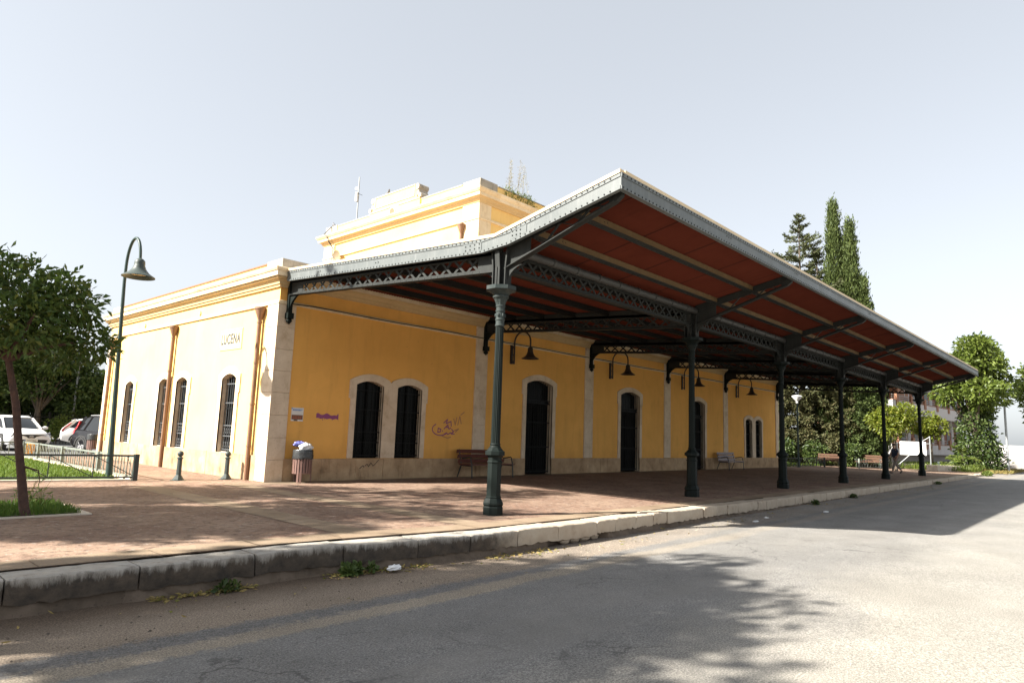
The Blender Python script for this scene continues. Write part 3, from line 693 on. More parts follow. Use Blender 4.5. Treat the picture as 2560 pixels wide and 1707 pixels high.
strokes('graffiti',[loop(6.12,1.58,.36,.20,18,2.2,5.6),[(6.0,1.48),(6.02,1.62),(6.14,1.58),(6.12,1.50),(6.0,1.48)],[(6.28,1.60),(6.44,1.74),(6.50,1.60),(6.58,1.64)],[(6.34,1.66),(6.48,1.66)],[(6.2,1.53),(6.22,1.53)],
        [(6.25,1.80),(6.42,1.92),(6.36,1.78),(6.58,1.86),(6.60,1.70)],[(6.28,1.42),(6.4,1.47),(6.46,1.42),(6.58,1.48),(6.66,1.42)],[(6.62,1.60),(6.72,1.52),(6.62,1.46),(6.76,1.44)]],.034,'graffiti','thin purple sprayed scrawl on the yellow wall')
strokes('graffiti',[[(6.7,1.95),(6.78,1.75),(6.84,2.0)],[(6.9,1.75),(6.98,2.05),(7.06,1.8)],[(7.02,2.1),(7.18,2.2)],[(6.75,1.55),(6.95,1.62),(6.8,1.5)],[(6.2,1.36),(6.45,1.30),(6.6,1.33)]],.035,'graffiti_faded','faded reddish paint traces beside the purple scrawl')
strokes('graffiti',[[(2.98,.36),(3.06,.42),(3.1,.36)],[(3.12,.40),(3.2,.46),(3.26,.38),(3.34,.50),(3.42,.40),(3.5,.46),(3.62,.58)],[(2.94,.33),(2.98,.35)]],.02,'scribble','black marker tag on the stone plinth',-.064)
# cables
mb = MB(); mb.tube([(.3,-.075,4.87)]+[(x,-.075+.0,4.895+.012*math.sin(x*1.3)) for x in np.arange(1,35,.8)]+[(35.3,-.075,4.88)],.016,5); mb.build('cable','cable',st)
# --- taller central block
TX0,TX1,TY0,TY1 = 7.55,28.05,.07,10.42
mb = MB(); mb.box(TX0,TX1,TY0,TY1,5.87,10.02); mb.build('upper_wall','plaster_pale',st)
mb = MB()
for x0,x1,y0,y1 in ((TX0-.04,TX0+.6,TY0-.04,TY0+.85),(TX1-.6,TX1+.04,TY0-.04,TY0+.85),(TX0-.04,TX0+.6,TY1-.85,TY1+.04),(TX1-.6,TX1+.04,TY1-.85,TY1+.04)): MB().box(x0,x1,y0,y1,5.9,9.98).build('upper_pilaster','moulding',st,bevel=.01)
sweep(MB(),TX0,TX1,TY0,TY1,[(-.01,9.30),(.07,9.31),(.075,9.36),(.045,9.38),(.06,9.41),(-.01,9.43)]).build('upper_string_course','moulding',st)
sweep(MB(),TX0,TX1,TY0,TY1,[(-.01,9.93),(.06,9.94),(.08,10.0),(.12,10.02),(.14,10.08),(.20,10.13)]).build('upper_cornice','cornice',st)
sweep(MB(),TX0,TX1,TY0,TY1,[(.1,10.132),(.26,10.134),(.265,10.25),(.30,10.27),(.36,10.35),(.365,10.40),(.33,10.42),(0,10.46)]).build('upper_cornice_cap','moulding',st)
mb = MB(); t = .32
for q in ((TX0,TX1,TY0,TY0+t),(TX0,TX1,TY1-t,TY1),(TX0,TX0+t,TY0+t,TY1-t),(TX1-t,TX1,TY0+t,TY1-t)): mb.box(*q,10.44,10.80)
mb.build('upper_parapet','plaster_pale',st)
mb = MB()
for q in ((TX0+.95,TX1-.95,TY0-.02,TY0+t+.02),(TX0+.95,TX1-.95,TY1-t-.02,TY1+.02),(TX0-.02,TX0+t+.02,TY0+.95,TY1-.95),(TX1-t-.02,TX1+.02,TY0+.95,TY1-.95)): MB().box(*q,10.802,10.845).build('upper_coping','capstone',st)
mb = MB()
for x0 in (TX0-.03,TX1-.9):
    for y0 in (TY0-.03,TY1-.9): MB().box(x0,x0+.93,y0,y0+.93,10.45,10.88).build('upper_corner_block','capstone',st,bevel=.015)
MB().add([(TX0+.2,TY0+.2,10.5),(TX1-.2,TY0+.2,10.5),(TX1-.2,TY1-.2,10.5),(TX0+.2,TY1-.2,10.5)],[(0,1,2,3)]).build('upper_roof','roof',st)
# scrolled pediment on the short side of the parapet
c0 = 5.2; sil = [(-1.72,10.47),(-1.72,10.86),(-1.55,10.92),(-1.46,11.05),(-1.44,11.44),(-1.38,11.5),(1.38,11.5),(1.44,11.44),(1.46,11.05),(1.55,10.92),(1.72,10.86),(1.72,10.47)]
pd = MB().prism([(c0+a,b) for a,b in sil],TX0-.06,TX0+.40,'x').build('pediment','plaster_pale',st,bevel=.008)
for s in (-1,1):
    mb = MB(); mb.tube([(TX0-.08,c0+s*1.52,11.38),(TX0+.44,c0+s*1.52,11.38)],.13,14); mb.tube([(TX0-.08,c0+s*1.70,10.98),(TX0+.44,c0+s*1.70,10.98)],.10,12)
    mb.prism([(c0+s*1.46,11.3),(c0+s*1.58,11.28),(c0+s*1.66,11.05),(c0+s*1.46,11.0)],TX0-.05,TX0+.41,'x')
    mb.build('scroll','capstone',pd,smooth=True)
mb = MB(); X = TX0-.085
for a,b,c,d in ((-1.36,1.36,11.46,11.50),(-1.36,1.36,11.0,11.03),(-1.36,-1.32,11.03,11.46),(1.32,1.36,11.03,11.46),(-1.7,-.3,10.84,10.87),(.3,1.7,10.84,10.87)): mb.box(X,TX0-.055,c0+a,c0+b,c,d)
mb.build('pediment_frame','moulding',pd)
mb = MB(); mb.tube([(TX0-.075,5.3,10.64),(TX0-.05,5.3,10.64)],.24,20); mb.build('roundel_ring','moulding',pd); mb = MB(); mb.tube([(TX0-.088,5.3,10.64),(TX0-.07,5.3,10.64)],.15,20); mb.build('roundel','pipe',pd)
drainpipe(TX0-.11,.88,9.22,6.1)
mb = MB()
for ph in (0.,.05): mb.tube([(TX0-.04,9.95+ph,10.86),(TX0-.38,9.97+ph,10.42),(TX0-.36,9.8-ph,10.25),(TX0-.28,9.7+ph,10.05),(TX0-.09,9.62+ph*.5,9.75),(TX0-.085,9.68,9.3),(TX0-.085,9.7,8.6)],.016,5)
mb.build('hanging_cable','cable',st)
# --- things on the roof
dish = thing('satellite_dish','round cream satellite dish on the upper end wall','satellite dish',(TX0,9.05,9.22))
mb = MB().lathe([(.0,.0),(.12,.012),(.24,.05),(.31,.085),(.31,.092),(.24,.058),(.12,.02),(.0,.008)],20,cap=False); mb.xform(Matrix.Translation((-.16,0,0)) @ Matrix.Rotation(R(-98),4,'Y') @ Matrix.Rotation(R(0),4,'Z')); mb.build('reflector','dish',dish,smooth=True)
MB().tube([(0,0,-.1),(-.12,0,-.1),(-.16,0,0)],.02,6).tube([(-.16,0,-.25),(-.42,-.05,-.06)],.01,5).box(-.47,-.40,-.09,-.01,-.10,-.03).build('mount','galv',dish)
ant = thing('antenna_mast','thin antenna mast with two white boxes above the roof','antenna',(TX0+.6,8.9,10.5))
MB().tube([(0,0,0),(0,0,2.75)],[.032,.026],8).build('mast','galv',ant); mb = MB(); mb.box(-.10,.04,-.02,.12,1.55,2.0).box(-.05,.03,.0,.24,2.15,2.28); mb.build('antenna_box','white_paint',ant,bevel=.02)
MB().bar((-.15,-.1,1.9),(.18,-.05,1.9),.015,.015).bar((-.1,-.2,1.75),(.05,.05,1.75),.012,.012).tube([(0,.03,0.3),(.02,.03,1.5)],.02,6).build('bracket','cable',ant)
def pigeon(loc, rz, lab):
    mb = MB().ball((0,0,.13),.085,12,8,(1.5,.95,1.0)).ball((.13,0,.25),.042,10,6).tube([(.08,0,.17),(.13,0,.25)],[.06,.036],8).tube([(-.1,0,.12),(-.26,0,.07)],[.055,.02],6).tube([(.16,0,.245),(.195,0,.24)],[.014,.003],5).tube([(0,.03,.06),(.01,.03,0)],.008,4).tube([(0,-.03,.06),(.01,-.03,0)],.008,4)
    o = mb.build('pigeon','pigeon',None,smooth=True); o.location = loc; o.rotation_euler = (0,0,rz); tag(o,lab,'pigeon','pigeons on the parapets')
pigeon((TX0+.15,10.1,10.88),1.2,'grey pigeon on the far corner block of the upper parapet'); pigeon((TX0+.12,5.92,11.5),-1.9,'dark pigeon standing on the scrolled pediment')
# weeds rooted in the upper parapet
wd = thing('parapet_weed','tall dry weeds growing out of the upper parapet','weed',(9.7,TY0+.1,10.8))
parts = []; mbs = MB()
for k in range(20):
    x = rng.uniform(-.75,.65); h = rng.uniform(.35,1.55) if abs(x) < .5 else rng.uniform(.2,.8); lean = rng.normal(size=2)*.10
    p = [np.array([x,rng.uniform(-.1,.05),0])+np.array([lean[0]*t_*t_,lean[1]*t_*t_,h*t_]) for t_ in np.linspace(0,1,5)]; mbs.tube(p,[.008,.007,.006,.004,.002],4)
    m = int(h*16); tt = rng.uniform(.3,1,m); P = np.array([p[0]+(p[-1]-p[0])*q for q in tt]); parts.append(leaf_arrays(P,rng.normal(size=(m,3))*.5+[0,0,.9],np.full(m,.12),np.full(m,.012)))
mbs.build('stem','leaf_twig',wd); V,F = join(parts); raw('dry_leaf',V,F,'leaf_twig',wd)['kind'] = 'stuff'
V,F = join([leaf_arrays(np.c_[rng.uniform(-.9,.9,500),rng.uniform(-.2,.06,500),rng.uniform(-.30,.12,500)],rng.normal(size=(500,3))*.6+[0,-.3,.7],rng.uniform(.08,.22,500),np.full(500,.022))]); raw('green_leaf',V,F,'leaf_broad',wd)
# ------------------------------------------------------------------ platform canopy
cn = thing('platform_canopy','long riveted iron canopy with an upswept red underside over the platform','canopy')
CX = [.25, 8.0, 14.5, 21.07, 27.63, 35.33]; CY = -8.22
X0, X1 = .02, 35.56
SEC = [(-.28,5.775),(CY,5.325),(-11.10,5.925)]         # roof line (y, z of the top)
def rz(y): 
    (a,za),(b,zb),(c,zc) = SEC
    return za+(zb-za)*(y-a)/(b-a) if y > b else zb+(zc-zb)*(y-b)/(c-b)
# corrugated sheets
def sheet(name, y0, y1, dz):
    n = int((X1-X0-.08)/.05); V = []
    for i in range(n+1):
        x = X0+.04+.05*i; h = .028*(1 if i % 2 else -1)
        for y in (y0,y1): V.append((x,y,rz(y)+dz+h))
    F = [(2*i,2*i+1,2*i+3,2*i+2) for i in range(n)]
    me = MB(); me.v = V; me.f = F; return me.build(name,'sheet',cn,smooth=False,fix=False)
sheet('roof_sheet',-.30,CY,-.085); sheet('roof_sheet',CY,-11.06,-.085)
mb = MB()          # pale edge of the sheets on top of the fascias
for (a,za),(b,zb) in zip(SEC,SEC[1:]):
    mb.strip([(a,za-.05),(b,zb-.05)],[(a,za+.012),(b,zb+.012)],X0-.025,X0+.10,'x'); mb.strip([(a,za-.05),(b,zb-.05)],[(a,za+.012),(b,zb+.012)],X1-.10,X1+.025,'x')
mb.box(X0+.1,X1-.1,-11.125,-11.0,5.875,5.937); mb.build('sheet_edge','eave_edge',cn)
# lathed-off cover above the sheets so that no sun leaks through
MB().add([(X0+.05,SEC[0][0],SEC[0][1]-.03),(X1-.05,SEC[0][0],SEC[0][1]-.03),(X1-.05,CY,SEC[1][1]-.03),(X0+.05,CY,SEC[1][1]-.03),(X1-.05,-11.06,SEC[2][1]-.035),(X0+.05,-11.06,SEC[2][1]-.035)],[(0,1,2,3),(3,2,4,5)]).build('roof_covering','roof',cn)
def fascia_end(x, s):
    """riveted plate girder closing one end of the roof; s is the outward x direction"""
    mb = MB(); t = .012
    def band(zt, zb, d0, d1, y0=-.28, y1=-11.10):
        ys = [y for y in (y0,CY+.35,CY+.12,CY-.12,CY-.35,y1)]; 
        f = lambda y: rz(y)+(.05*max(0,1-abs(y-CY)/.36))           # softly rounded bend
        mb.strip([(y,f(y)+zb) for y in ys],[(y,f(y)+zt) for y in ys],x+s*d0,x+s*d1,'x')
    band(-.052,-.335,-.012,.0); band(-.052,-.115,0,.012); band(-.275,-.335,0,.012); band(-.323,-.335,-.075,-.012)
    o = mb.build('end_fascia','fascia',cn)
    mb = MB(); rv = MB()
    f = lambda y: rz(y)+(.05*max(0,1-abs(y-CY)/.36))
    y = -.4
    while y > -11.0:
        for dz in (-.083,-.305): rv.dome((x+s*.012,y,f(y)+dz),(s,0,0),.018,.014)
        y -= .118
    for yc,wd_ in ((CY+.62,.26),(CY-.62,.2)):
        mb = MB(); p = [(yc-wd_,-.27),(yc+wd_,-.27),(yc+wd_,-.12),(yc-wd_,-.12)]; mb.prism([(a,f(a)+b) for a,b in p],x+s*.0,x+s*.010,'x'); mb.build('splice_plate','fascia',o)
        for k in range(4):
            for q in (-.235,-.155): 
                if random.random() < .9: rv.dome((x+s*.010,yc-wd_+.06+k*.13 if wd_ > .22 else yc-wd_+.05+k*.1,f(yc)+q),(s,0,0),.019,.014)
    for yc in (-1.9,-4.4): 
        for k in (-.05,.05): rv.dome((x,yc+k,f(yc)-.2),(s,0,0),.019,.014)
    rv.build('rivet','rivet',o,smooth=True)['kind'] = 'stuff'
fascia_end(X0,-1); fascia_end(X1,1)
mb = MB(); mb.box(X0,X1,-11.112,-11.10,5.59,5.875); mb.box(X0,X1,-11.124,-11.112,5.81,5.875); mb.box(X0,X1,-11.124,-11.112,5.59,5.65); mb.box(X0+.02,X1-.02,-11.10,-11.03,5.59,5.602)
ff = mb.build('front_fascia','fascia',cn); rv = MB(); x = X0+.05
while x < X1:
    for z in (5.843,5.62): rv.dome((x,-11.124,z),(0,-1,0),.018,.014)
    x += .118
for xc in CX[1:-1]+[4.1]:
    for k in range(3): rv.dome((xc-.1+k*.1,-11.112,5.76),(0,-1,0),.014,.012)
rv.build('rivet','rivet',ff,smooth=True)['kind'] = 'stuff'
# purlins
for y in (-1.5,-2.8,-4.1,-5.4,-6.7,-7.6): z = rz(y)-.1; MB().box(X0+.06,X1-.06,y-.05,y+.05,z-.15,z).box(X0+.06,X1-.06,y-.055,y+.055,z-.165,z-.15).build('purlin','purlin',cn)
for y in (-8.95,-9.95):
    z = rz(y)-.095; q = MB().box(X0+.06,X1-.06,y-.045,y+.045,z-.13,z).build('purlin','purlin_pale',cn,label='ochre purlin under the upswept eave')
    m2 = MB().box(X0+.06,X1-.06,y+.046,y+.075,z-.16,z+.01).box(X0+.06,X1-.06,y-.06,y+.046,z-.148,z-.131); rb = m2
    for xc in CX:
        for k in (.9,1.0): rb.dome((xc+k,y-.046,z-.06),(0,-1,0),.012,.012)
    m2.build('purlin_angle','truss',q)
def lattice(mb, B0, B1, T0, T1, n, w_, nrm, off=.008):
    B0,B1,T0,T1 = map(Vector,(B0,B1,T0,T1)); nv = Vector(nrm)*off
    for i in range(n):
        a,b = i/n,(i+1)/n
        mb.bar(B0.lerp(B1,a)+nv,T0.lerp(T1,b)+nv,.012,w_,nv.cross(T1-T0)); mb.bar(T0.lerp(T1,a)-nv,B0.lerp(B1,b)-nv,.012,w_,nv.cross(T1-T0))
def fillet(P, c, r, sx, sz, d0, d1, ax, mb, n=8, t=None):
    """quarter-round gusset in the corner c: legs along sx and sz"""
    pts = [c]+[(c[0]+sx*r*(1-math.sin(k*math.pi/2/n)), c[1]+sz*r*(1-math.cos(k*math.pi/2/n))) for k in range(n+1)]
    mb.prism(pts,d0,d1,ax)
zb = lambda y: 5.115+.0585*y
BR, RV = MB(), MB()
def truss(x):
    mb = MB(); yw, yc = -.16, -7.55; h = .345
    for s in (-1,1):
        mb.strip([(yw,zb(yw)),(CY+.2,zb(CY+.2))],[(yw,zb(yw)+.075),(CY+.2,zb(CY+.2)+.075)],x+s*.010,x+s*.020,'x')
        mb.strip([(yw,zb(yw)+h),(CY+.2,zb(CY+.2)+h)],[(yw,zb(yw)+h+.075),(CY+.2,zb(CY+.2)+h+.075)],x+s*.010,x+s*.020,'x')
    mb.strip([(yw,zb(yw)-.012),(CY+.15,zb(CY+.15)-.012)],[(yw,zb(yw)),(CY+.15,zb(CY+.15))],x-.085,x+.085,'x')
    mb.strip([(yw,zb(yw)),(-.75,zb(-.75))],[(yw,zb(yw)+h+.07),(-.75,zb(-.75)+h+.07)],x-.009,x+.009,'x')
    mb.strip([(yc,zb(yc)),(CY,zb(CY))],[(yc,zb(yc)+h+.07),(CY,zb(CY)+h+.07)],x-.009,x+.009,'x')
    lattice(mb,(x,-.70,zb(-.70)+.03),(x,yc-.05,zb(yc-.05)+.03),(x,-.70,zb(-.70)+h+.03),(x,yc-.05,zb(yc-.05)+h+.03),17,.052,(1,0,0))
    mb.strip([(yw,rz(yw)-.42),(CY,rz(CY)-.36)],[(yw,rz(yw)-.12),(CY,rz(CY)-.12)],x-.02,x+.02,'x')   # rafter plate above the lattice
    o = mb.build('roof_truss','truss',cn); rv = MB()
    for k in range(34):
        y = -.55-k*.214
        if y > CY+.3: rv.dome((x-.020,y,zb(y)+.035),(-1,0,0),.013,.011)
    for i in range(17):
        y = -.70+(yc-.05+.70)*(i+.5)/17; rv.dome((x-.016,y,zb(y)+.2),(-1,0,0),.013,.01)
    rv.build('rivet','rivet',o,smooth=True)
    # curved wall bracket with its shoe
    mb = MB(); fillet(None,(-.10,zb(-.1)-.01),.62,-1,-1,x-.03,x+.03,'x',mb)
    mb.box(x-.06,x+.06,-.16,-.047,4.58,5.5); mb.box(x-.09,x+.09,-.22,-.047,4.44,4.60); mb.lathe([(.07,0),(.09,.05),(.05,.1)],8,(x,-.13,4.34)); mb.lathe([(.02,0),(.045,.04),(.07,.05)],8,(x,-.13,4.29))
    mb.build('wall_bracket','iron',o)
    # cantilever arm under the upswept eave
    mb = MB(); ya, yt = CY-.12, -10.86; za, zt = 4.66, 5.475
    lo = lambda y: za+(zt-za)*(y-ya)/(yt-ya); hi = lambda y: rz(y)-.30
    mb.strip([(ya,lo(ya)),(yt,lo(yt))],[(ya,lo(ya)+.015),(yt,lo(yt)+.015)],x-.075,x+.075,'x')
    mb.strip([(ya,lo(ya)),(yt,lo(yt))],[(ya,lo(ya)+.075),(yt,lo(yt)+.075)],x-.012,x+.012,'x')
    mb.strip([(ya,hi(ya)),(yt,hi(yt))],[(ya,hi(ya)+.18),(yt,hi(yt)+.18)],x-.02,x+.02,'x')
    mb.strip([(ya,lo(ya)),(-8.95,lo(-8.95))],[(ya,hi(ya)+.1),(-8.95,hi(-8.95)+.1)],x-.008,x+.008,'x')
    mb.prism([(-10.75,lo(-10.75)),(-10.75,hi(-10.75)+.05),(-11.0,hi(-11.)+.1),(-11.0,5.56),(-10.9,lo(-10.9)-.005)],x-.05,x+.05,'x')
    ys_ = np.linspace(-8.95,-10.7,6)
    for i in range(5):
        a,b = (lo,hi) if i % 2 else (hi,lo); mb.bar((x,ys_[i],a(ys_[i])+.03),(x,ys_[i+1],b(ys_[i+1])+.03),.014,.055,(1,0,0))
    mb.build('eave_arm','truss',cn)
for x in CX: truss(x)
# longitudinal lattice girders with the gutter above them
for k,(a,b) in enumerate(zip(CX,CX[1:])):
    mb = MB(); z0,z1 = 4.66,5.0; n = round((b-a-.7)/.36)
    for s in (-1,1):
        mb.box(a+.08,b-.08,CY+s*.014-.005,CY+s*.014+.005,z0,z0+.075); mb.box(a+.08,b-.08,CY+s*.014-.005,CY+s*.014+.005,z1-.02,z1+.055)
    mb.box(a+.08,b-.08,CY-.08,CY+.08,z0-.012,z0); mb.box(a+.3,a+.42,CY-.008,CY+.008,z0,z1); mb.box(b-.42,b-.3,CY-.008,CY+.008,z0,z1)
    lattice(mb,(a+.38,CY,z0+.03),(b-.38,CY,z0+.03),(a+.38,CY,z1),(b-.38,CY,z1),n,.05,(0,1,0))
    for x in np.arange(a+.25,b-.2,.24): mb.box(x,x+.09,CY-.035,CY-.02,z1+.06,z1+.10)
    g = mb.build('lattice_girder','truss',cn)
    mb = MB(); fillet(None,(a+.1,z0-.005),.36,1,-1,CY-.012,CY+.012,'y',mb); fillet(None,(b-.1,z0-.005),.36,-1,-1,CY-.012,CY+.012,'y',mb); mb.build('gusset','truss',g)
    mb = MB(); mb.tube([(a+.1,CY-.17,5.07),(b-.1,CY-.17,5.07)],.085,10)
    for x in np.arange(a+.5,b-.2,.82): mb.tube([(x,CY-.17,5.07),(x+.07,CY-.17,5.07)],.10,10)
    mb.build('gutter','gutter',cn,smooth=True)
# columns
def flute(prof, n, c, k):
    mb = MB(); N = n*4
    for r,z in prof:
        for i in range(N):
            t = 2*math.pi*i/N; rr = r*(1-k*(1,.45,0,.45)[i%4]); mb.v.append((c[0]+rr*math.cos(t),c[1]+rr*math.sin(t),c[2]+z))
    for j in range(len(prof)-1):
        for i in range(N): mb.f.append((j*N+i,j*N+(i+1)%N,(j+1)*N+(i+1)%N,(j+1)*N+i))
    return mb
OC = 1/math.cos(math.pi/8)
for i,x in enumerate(CX):
    c = (x,CY,0)
    sh = flute([(.088,1.30),(.086,2.2),(.078,3.55)],18,c,.10).build('column','iron',cn)
    pd_ = [(.182,0),(.182,.14),(.172,.155),(.168,.165),(.185,.19),(.182,.225),(.150,.29),(.135,.31),(.143,.315),(.143,.332),(.130,.34),(.128,.95),(.138,.955),(.138,.98),(.122,.99),(.124,1.05),(.150,1.085),(.182,1.095),(.182,1.165),(.150,1.18),(.148,1.19),(.110,1.235)]
    MB().lathe([(r*OC,z) for r,z in pd_],8,c,.5).lathe([(.108,1.22),(.112,1.24),(.100,1.26),(.093,1.27),(.100,1.285),(.100,1.30),(.09,1.315)],20,c).build('pedestal','iron',sh,bevel=.004)
    mb = MB().lathe([(.082,3.54),(.093,3.555),(.093,3.575),(.082,3.585),(.083,3.65),(.094,3.665),(.094,3.685),(.083,3.70),(.083,3.82),(.094,3.835),(.094,3.855),(.083,3.865),(.083,3.92),(.095,3.93),(.095,3.95),(.086,3.96)],20,c)
    for k in range(6):
        t = k*math.pi/3+.3; mb.ball((x+.088*math.cos(t),CY+.088*math.sin(t),3.76),.022,6,5,(1,1,1.8))
    mb.lathe([(.150,4.10),(.158,4.115),(.158,4.14),(.14,4.155),(.13,4.16)],20,c)
    mb.lathe([(.14*OC,4.155),(.17*OC,4.19),(.24*OC,4.235),(.285*OC,4.245),(.285*OC,4.32)],8,c,.5)
    b2 = flute([(.086,3.955),(.098,4.0),(.122,4.06),(.150,4.105)],9,c,.09); mb.add(b2.v,b2.f)
    mb.build('capital','iron_lit' if i == 0 else 'iron',sh)
    mb = MB(); mb.box(x-.014,x+.014,CY-.15,CY+.15,4.32,5.02); mb.box(x-.13,x+.13,CY-.012,CY+.012,4.32,5.02)
    for s in (-1,1):
        mb.strip([(CY-.15*s-.02*s,4.32),(CY-.15*s-.03*s,4.7),(CY-.15*s-.07*s,5.02)],[(CY-.15*s,4.32),(CY-.15*s,4.7),(CY-.15*s-.03*s,5.02)],x-.09,x+.09,'x')
        mb.strip([(x-.13*s,4.32),(x-.13*s,4.7),(x-.16*s,5.02)],[(x-.115*s,4.32),(x-.115*s,4.7),(x-.14*s,5.02)],CY-.06,CY+.06,'y')
    fillet(None,(CY+.14,zb(CY)+.0),.33,1,-1,x-.012,x+.012,'x',mb); fillet(None,(CY-.14,4.70),.42,-1,-1,x-.012,x+.012,'x',mb)
    for z in (4.36,4.5,4.66,4.8): 
        for y in (-.09,.09): mb.dome((x-.014,CY+y,z),(-1,0,0),.026,.026)
    mb.build('post_head','truss',sh)
# ------------------------------------------------------------------ wall lamps
SHADE = [(.055,.42),(.085,.40),(.10,.36),(.10,.27),(.112,.245),(.112,.23),(.135,.16),(.19,.08),(.27,.03),(.325,.0),(.325,-.012),(.27,.012),(.18,.06),(.12,.14),(.09,.22)]
wl = thing('wall_lamp','bronze swan-neck lamp above the first door, nearest the bench','wall lamp',(9.52,0,4.12),0,'swan-neck lamps on the platform wall')
mb = MB().box(-.10,.02,-.05,-.002,0,.72)
for z in (.06,.36,.66): mb.box(-.11,.03,-.056,-.05,z-.03,z+.03)
mb.build('wall_plate','lamp_dark',wl)
P = [(0,-.13,.0),(0,-.13,.75)]+[(0,-.53+.40*math.cos(t),.80+.40*math.sin(t)) for t in np.linspace(0,math.pi,13)]+[(0,-.93,.56)]
MB().tube(P,.032,8).bar((0,-.05,.1),(0,-.13,.1),.03,.03).bar((0,-.05,.6),(0,-.13,.6),.03,.03).build('arm','lamp_dark',wl,smooth=True)
s_ = MB().lathe(SHADE,24,(0,-.93,.17),cap=False).build('lamp_shade','lamp_dark',wl,smooth=True)
MB().lathe([(.0,.05),(.07,.06),(.09,.12),(.05,.2)],12,(0,-.93,.17),cap=False).build('bulb','lamp_in',s_,smooth=True)
for x,l in ((16.1,'bronze swan-neck lamp above the second door'),(22.72,'bronze swan-neck lamp above the third door, partly behind a column'),(29.3,'bronze swan-neck lamp above the far twin windows')): dup(wl,(x,0,4.12),0,l)
# ------------------------------------------------------------------ poster, bin, rubbish
po = thing('poster','small event poster with a photo taped to the yellow wall','poster',(.80,-.004,1.84))
MB().box(-.185,.185,-.004,0,-.19,.18).build('sheet','paper',po)
mb = MB()
for x0,x1,z in ((-.14,.15,.13),(-.15,.12,.105)): 
    x = x0
    while x < x1: w_ = random.uniform(.02,.045); mb.box(x,min(x+w_,x1),-.006,-.0042,z-.01,z+.01); x += w_+.007
mb.box(-.185,-.15,-.006,-.0042,.14,.17); mb.build('headline','ink_blue',po)
mb = MB().box(-.17,.17,-.006,-.0042,-.15,-.02); mb.build('photo','ink_dark',po); mb = MB(); [mb.box(x,x+random.uniform(.02,.05),-.0075,-.0062,z,z+.015) for x in np.arange(-.14,.12,.055) for z in (-.10,-.075,-.12)]; mb.build('photo_detail','ink_red',po); MB().box(-.10,.02,-.006,-.0042,-.185,-.155).build('logo_strip','ink_black',po)
def litter_bin(loc, lab, full):
    b = thing('litter_bin',lab,'litter bin',loc,0,None); mb = MB(); r = .245
    for k in range(20):
        t = 2*math.pi*k/20; c_,s_2 = math.cos(t),math.sin(t); leg = k in (12,13,18,19,5,6)
        p0 = Vector((r*c_,r*s_2,.0 if leg else .24)); p1 = Vector((r*c_,r*s_2,.82)); mb.bar(p0,p1,.055,.018,(c_,s_2,0))
    o = mb.build('slat','bin_slat',b,bevel=.004)
    mb = MB()
    for z in (.35,.72): mb.lathe([(r-.02,z-.015),(r-.012,z-.015),(r-.012,z+.015),(r-.02,z+.015)],24,cap=False)
    mb.lathe([(.0,.27),(r-.03,.27),(r-.03,.8),(r-.035,.8)],24,cap=False); mb.build('bucket','car_trim',b)
    mb = MB(); N = 40
    for z,rr,j in ((.875,r-.02,0),(.885,r+.012,.004),(.87,r+.022,.006),(.80,r+.024,.012),(.72,r+.026,.016),(.66,r+.03,.02),(.635,r+.026,.022)):
        for k in range(N):
            t = 2*math.pi*k/N; q = rr+j*math.sin(k*2.9+z*40)*.5+random.uniform(-j,j)*.5; mb.v.append((q*math.cos(t),q*math.sin(t),z+random.uniform(-j,j)*.5))
    for i in range(6):
        for k in range(N): mb.f.append((i*N+k,i*N+(k+1)%N,(i+1)*N+(k+1)%N,(i+1)*N+k))
    mb.build('bin_liner','bin_bag',b,smooth=True); return b
litter_bin((.83,-.42,0),'brown slatted litter bin with black liner, overflowing at the building corner',True)
litter_bin((.30,15.6,0),'brown litter bin half hidden behind the far end of the end wall',False)
def crumple(c, r, sc, name, mat, lab, seed):
    rg = random.Random(seed); mb = MB().ball((0,0,0),r,16,11,sc)
    mb.v = [tuple(Vector(p)*(1+rg.uniform(-.28,.28))) for p in mb.v]; o = mb.build(name,mat,None); o.location = c
    sd = o.modifiers.new('s','SUBSURF'); sd.levels = 1; sd.render_levels = 1; return tag(o,lab,'plastic bag')
crumple((.87,-.45,.95),.16,(1.35,.9,.75),'plastic_bag','bag_white','crumpled white plastic bag on top of the full litter bin',3)
crumple((.98,-.40,.92),.09,(1.2,.9,.8),'plastic_bag','bag_white','small white wrapper at the right rim of the full litter bin',9)
crumple((.73,-.36,1.03),.13,(1.3,.9,.6),'plastic_bag','bag_blue','blue and white plastic bag on top of the full litter bin',5)
# ------------------------------------------------------------------ benches
def bench(name, loc, rz_, lab, mat, length, nb=3, group=None):
    b = thing(name,lab,'bench',loc,rz_,group); h = length/2           # local: back towards +y, sits facing -y
    mb = MB()
    for y in (-.22,-.09,.04,.17): mb.box(-h,h,y-.055,y+.055,.43,.465)
    mb.build('seat',mat,b,bevel=.006); mb = MB()
    for i in range(nb): z = .55+.16*i; y = .27+.045*i; mb.bar((-h,y,z),(h,y,z),.03,.125,(0,-.25,1))
    mb.build('backrest',mat,b,bevel=.006)
    for s in (-1,1):
        x = s*(h-.12); mb = MB()
        mb.tube([(x,-.30,0),(x,-.27,.42),(x,-.26,.46),(x,-.20,.67),(x,-.16,.70),(x,.20,.64)],.021,8)
        mb.tube([(x,.42,0),(x,.24,.42),(x,.30,.62),(x,.38,.94)],.021,8); mb.tube([(x,-.27,.41),(x,.25,.41)],.021,8); mb.build('leg_frame','fence_paint',b,smooth=True)
    return b
bench('bench',(7.8,-.62,0),0,'red-brown slatted bench against the wall behind the nearest column','slat_brown',2.25)
bench('bench',(27.1,-.66,0),0,'greyed slatted bench beside the far twin windows','slat_grey',2.1)
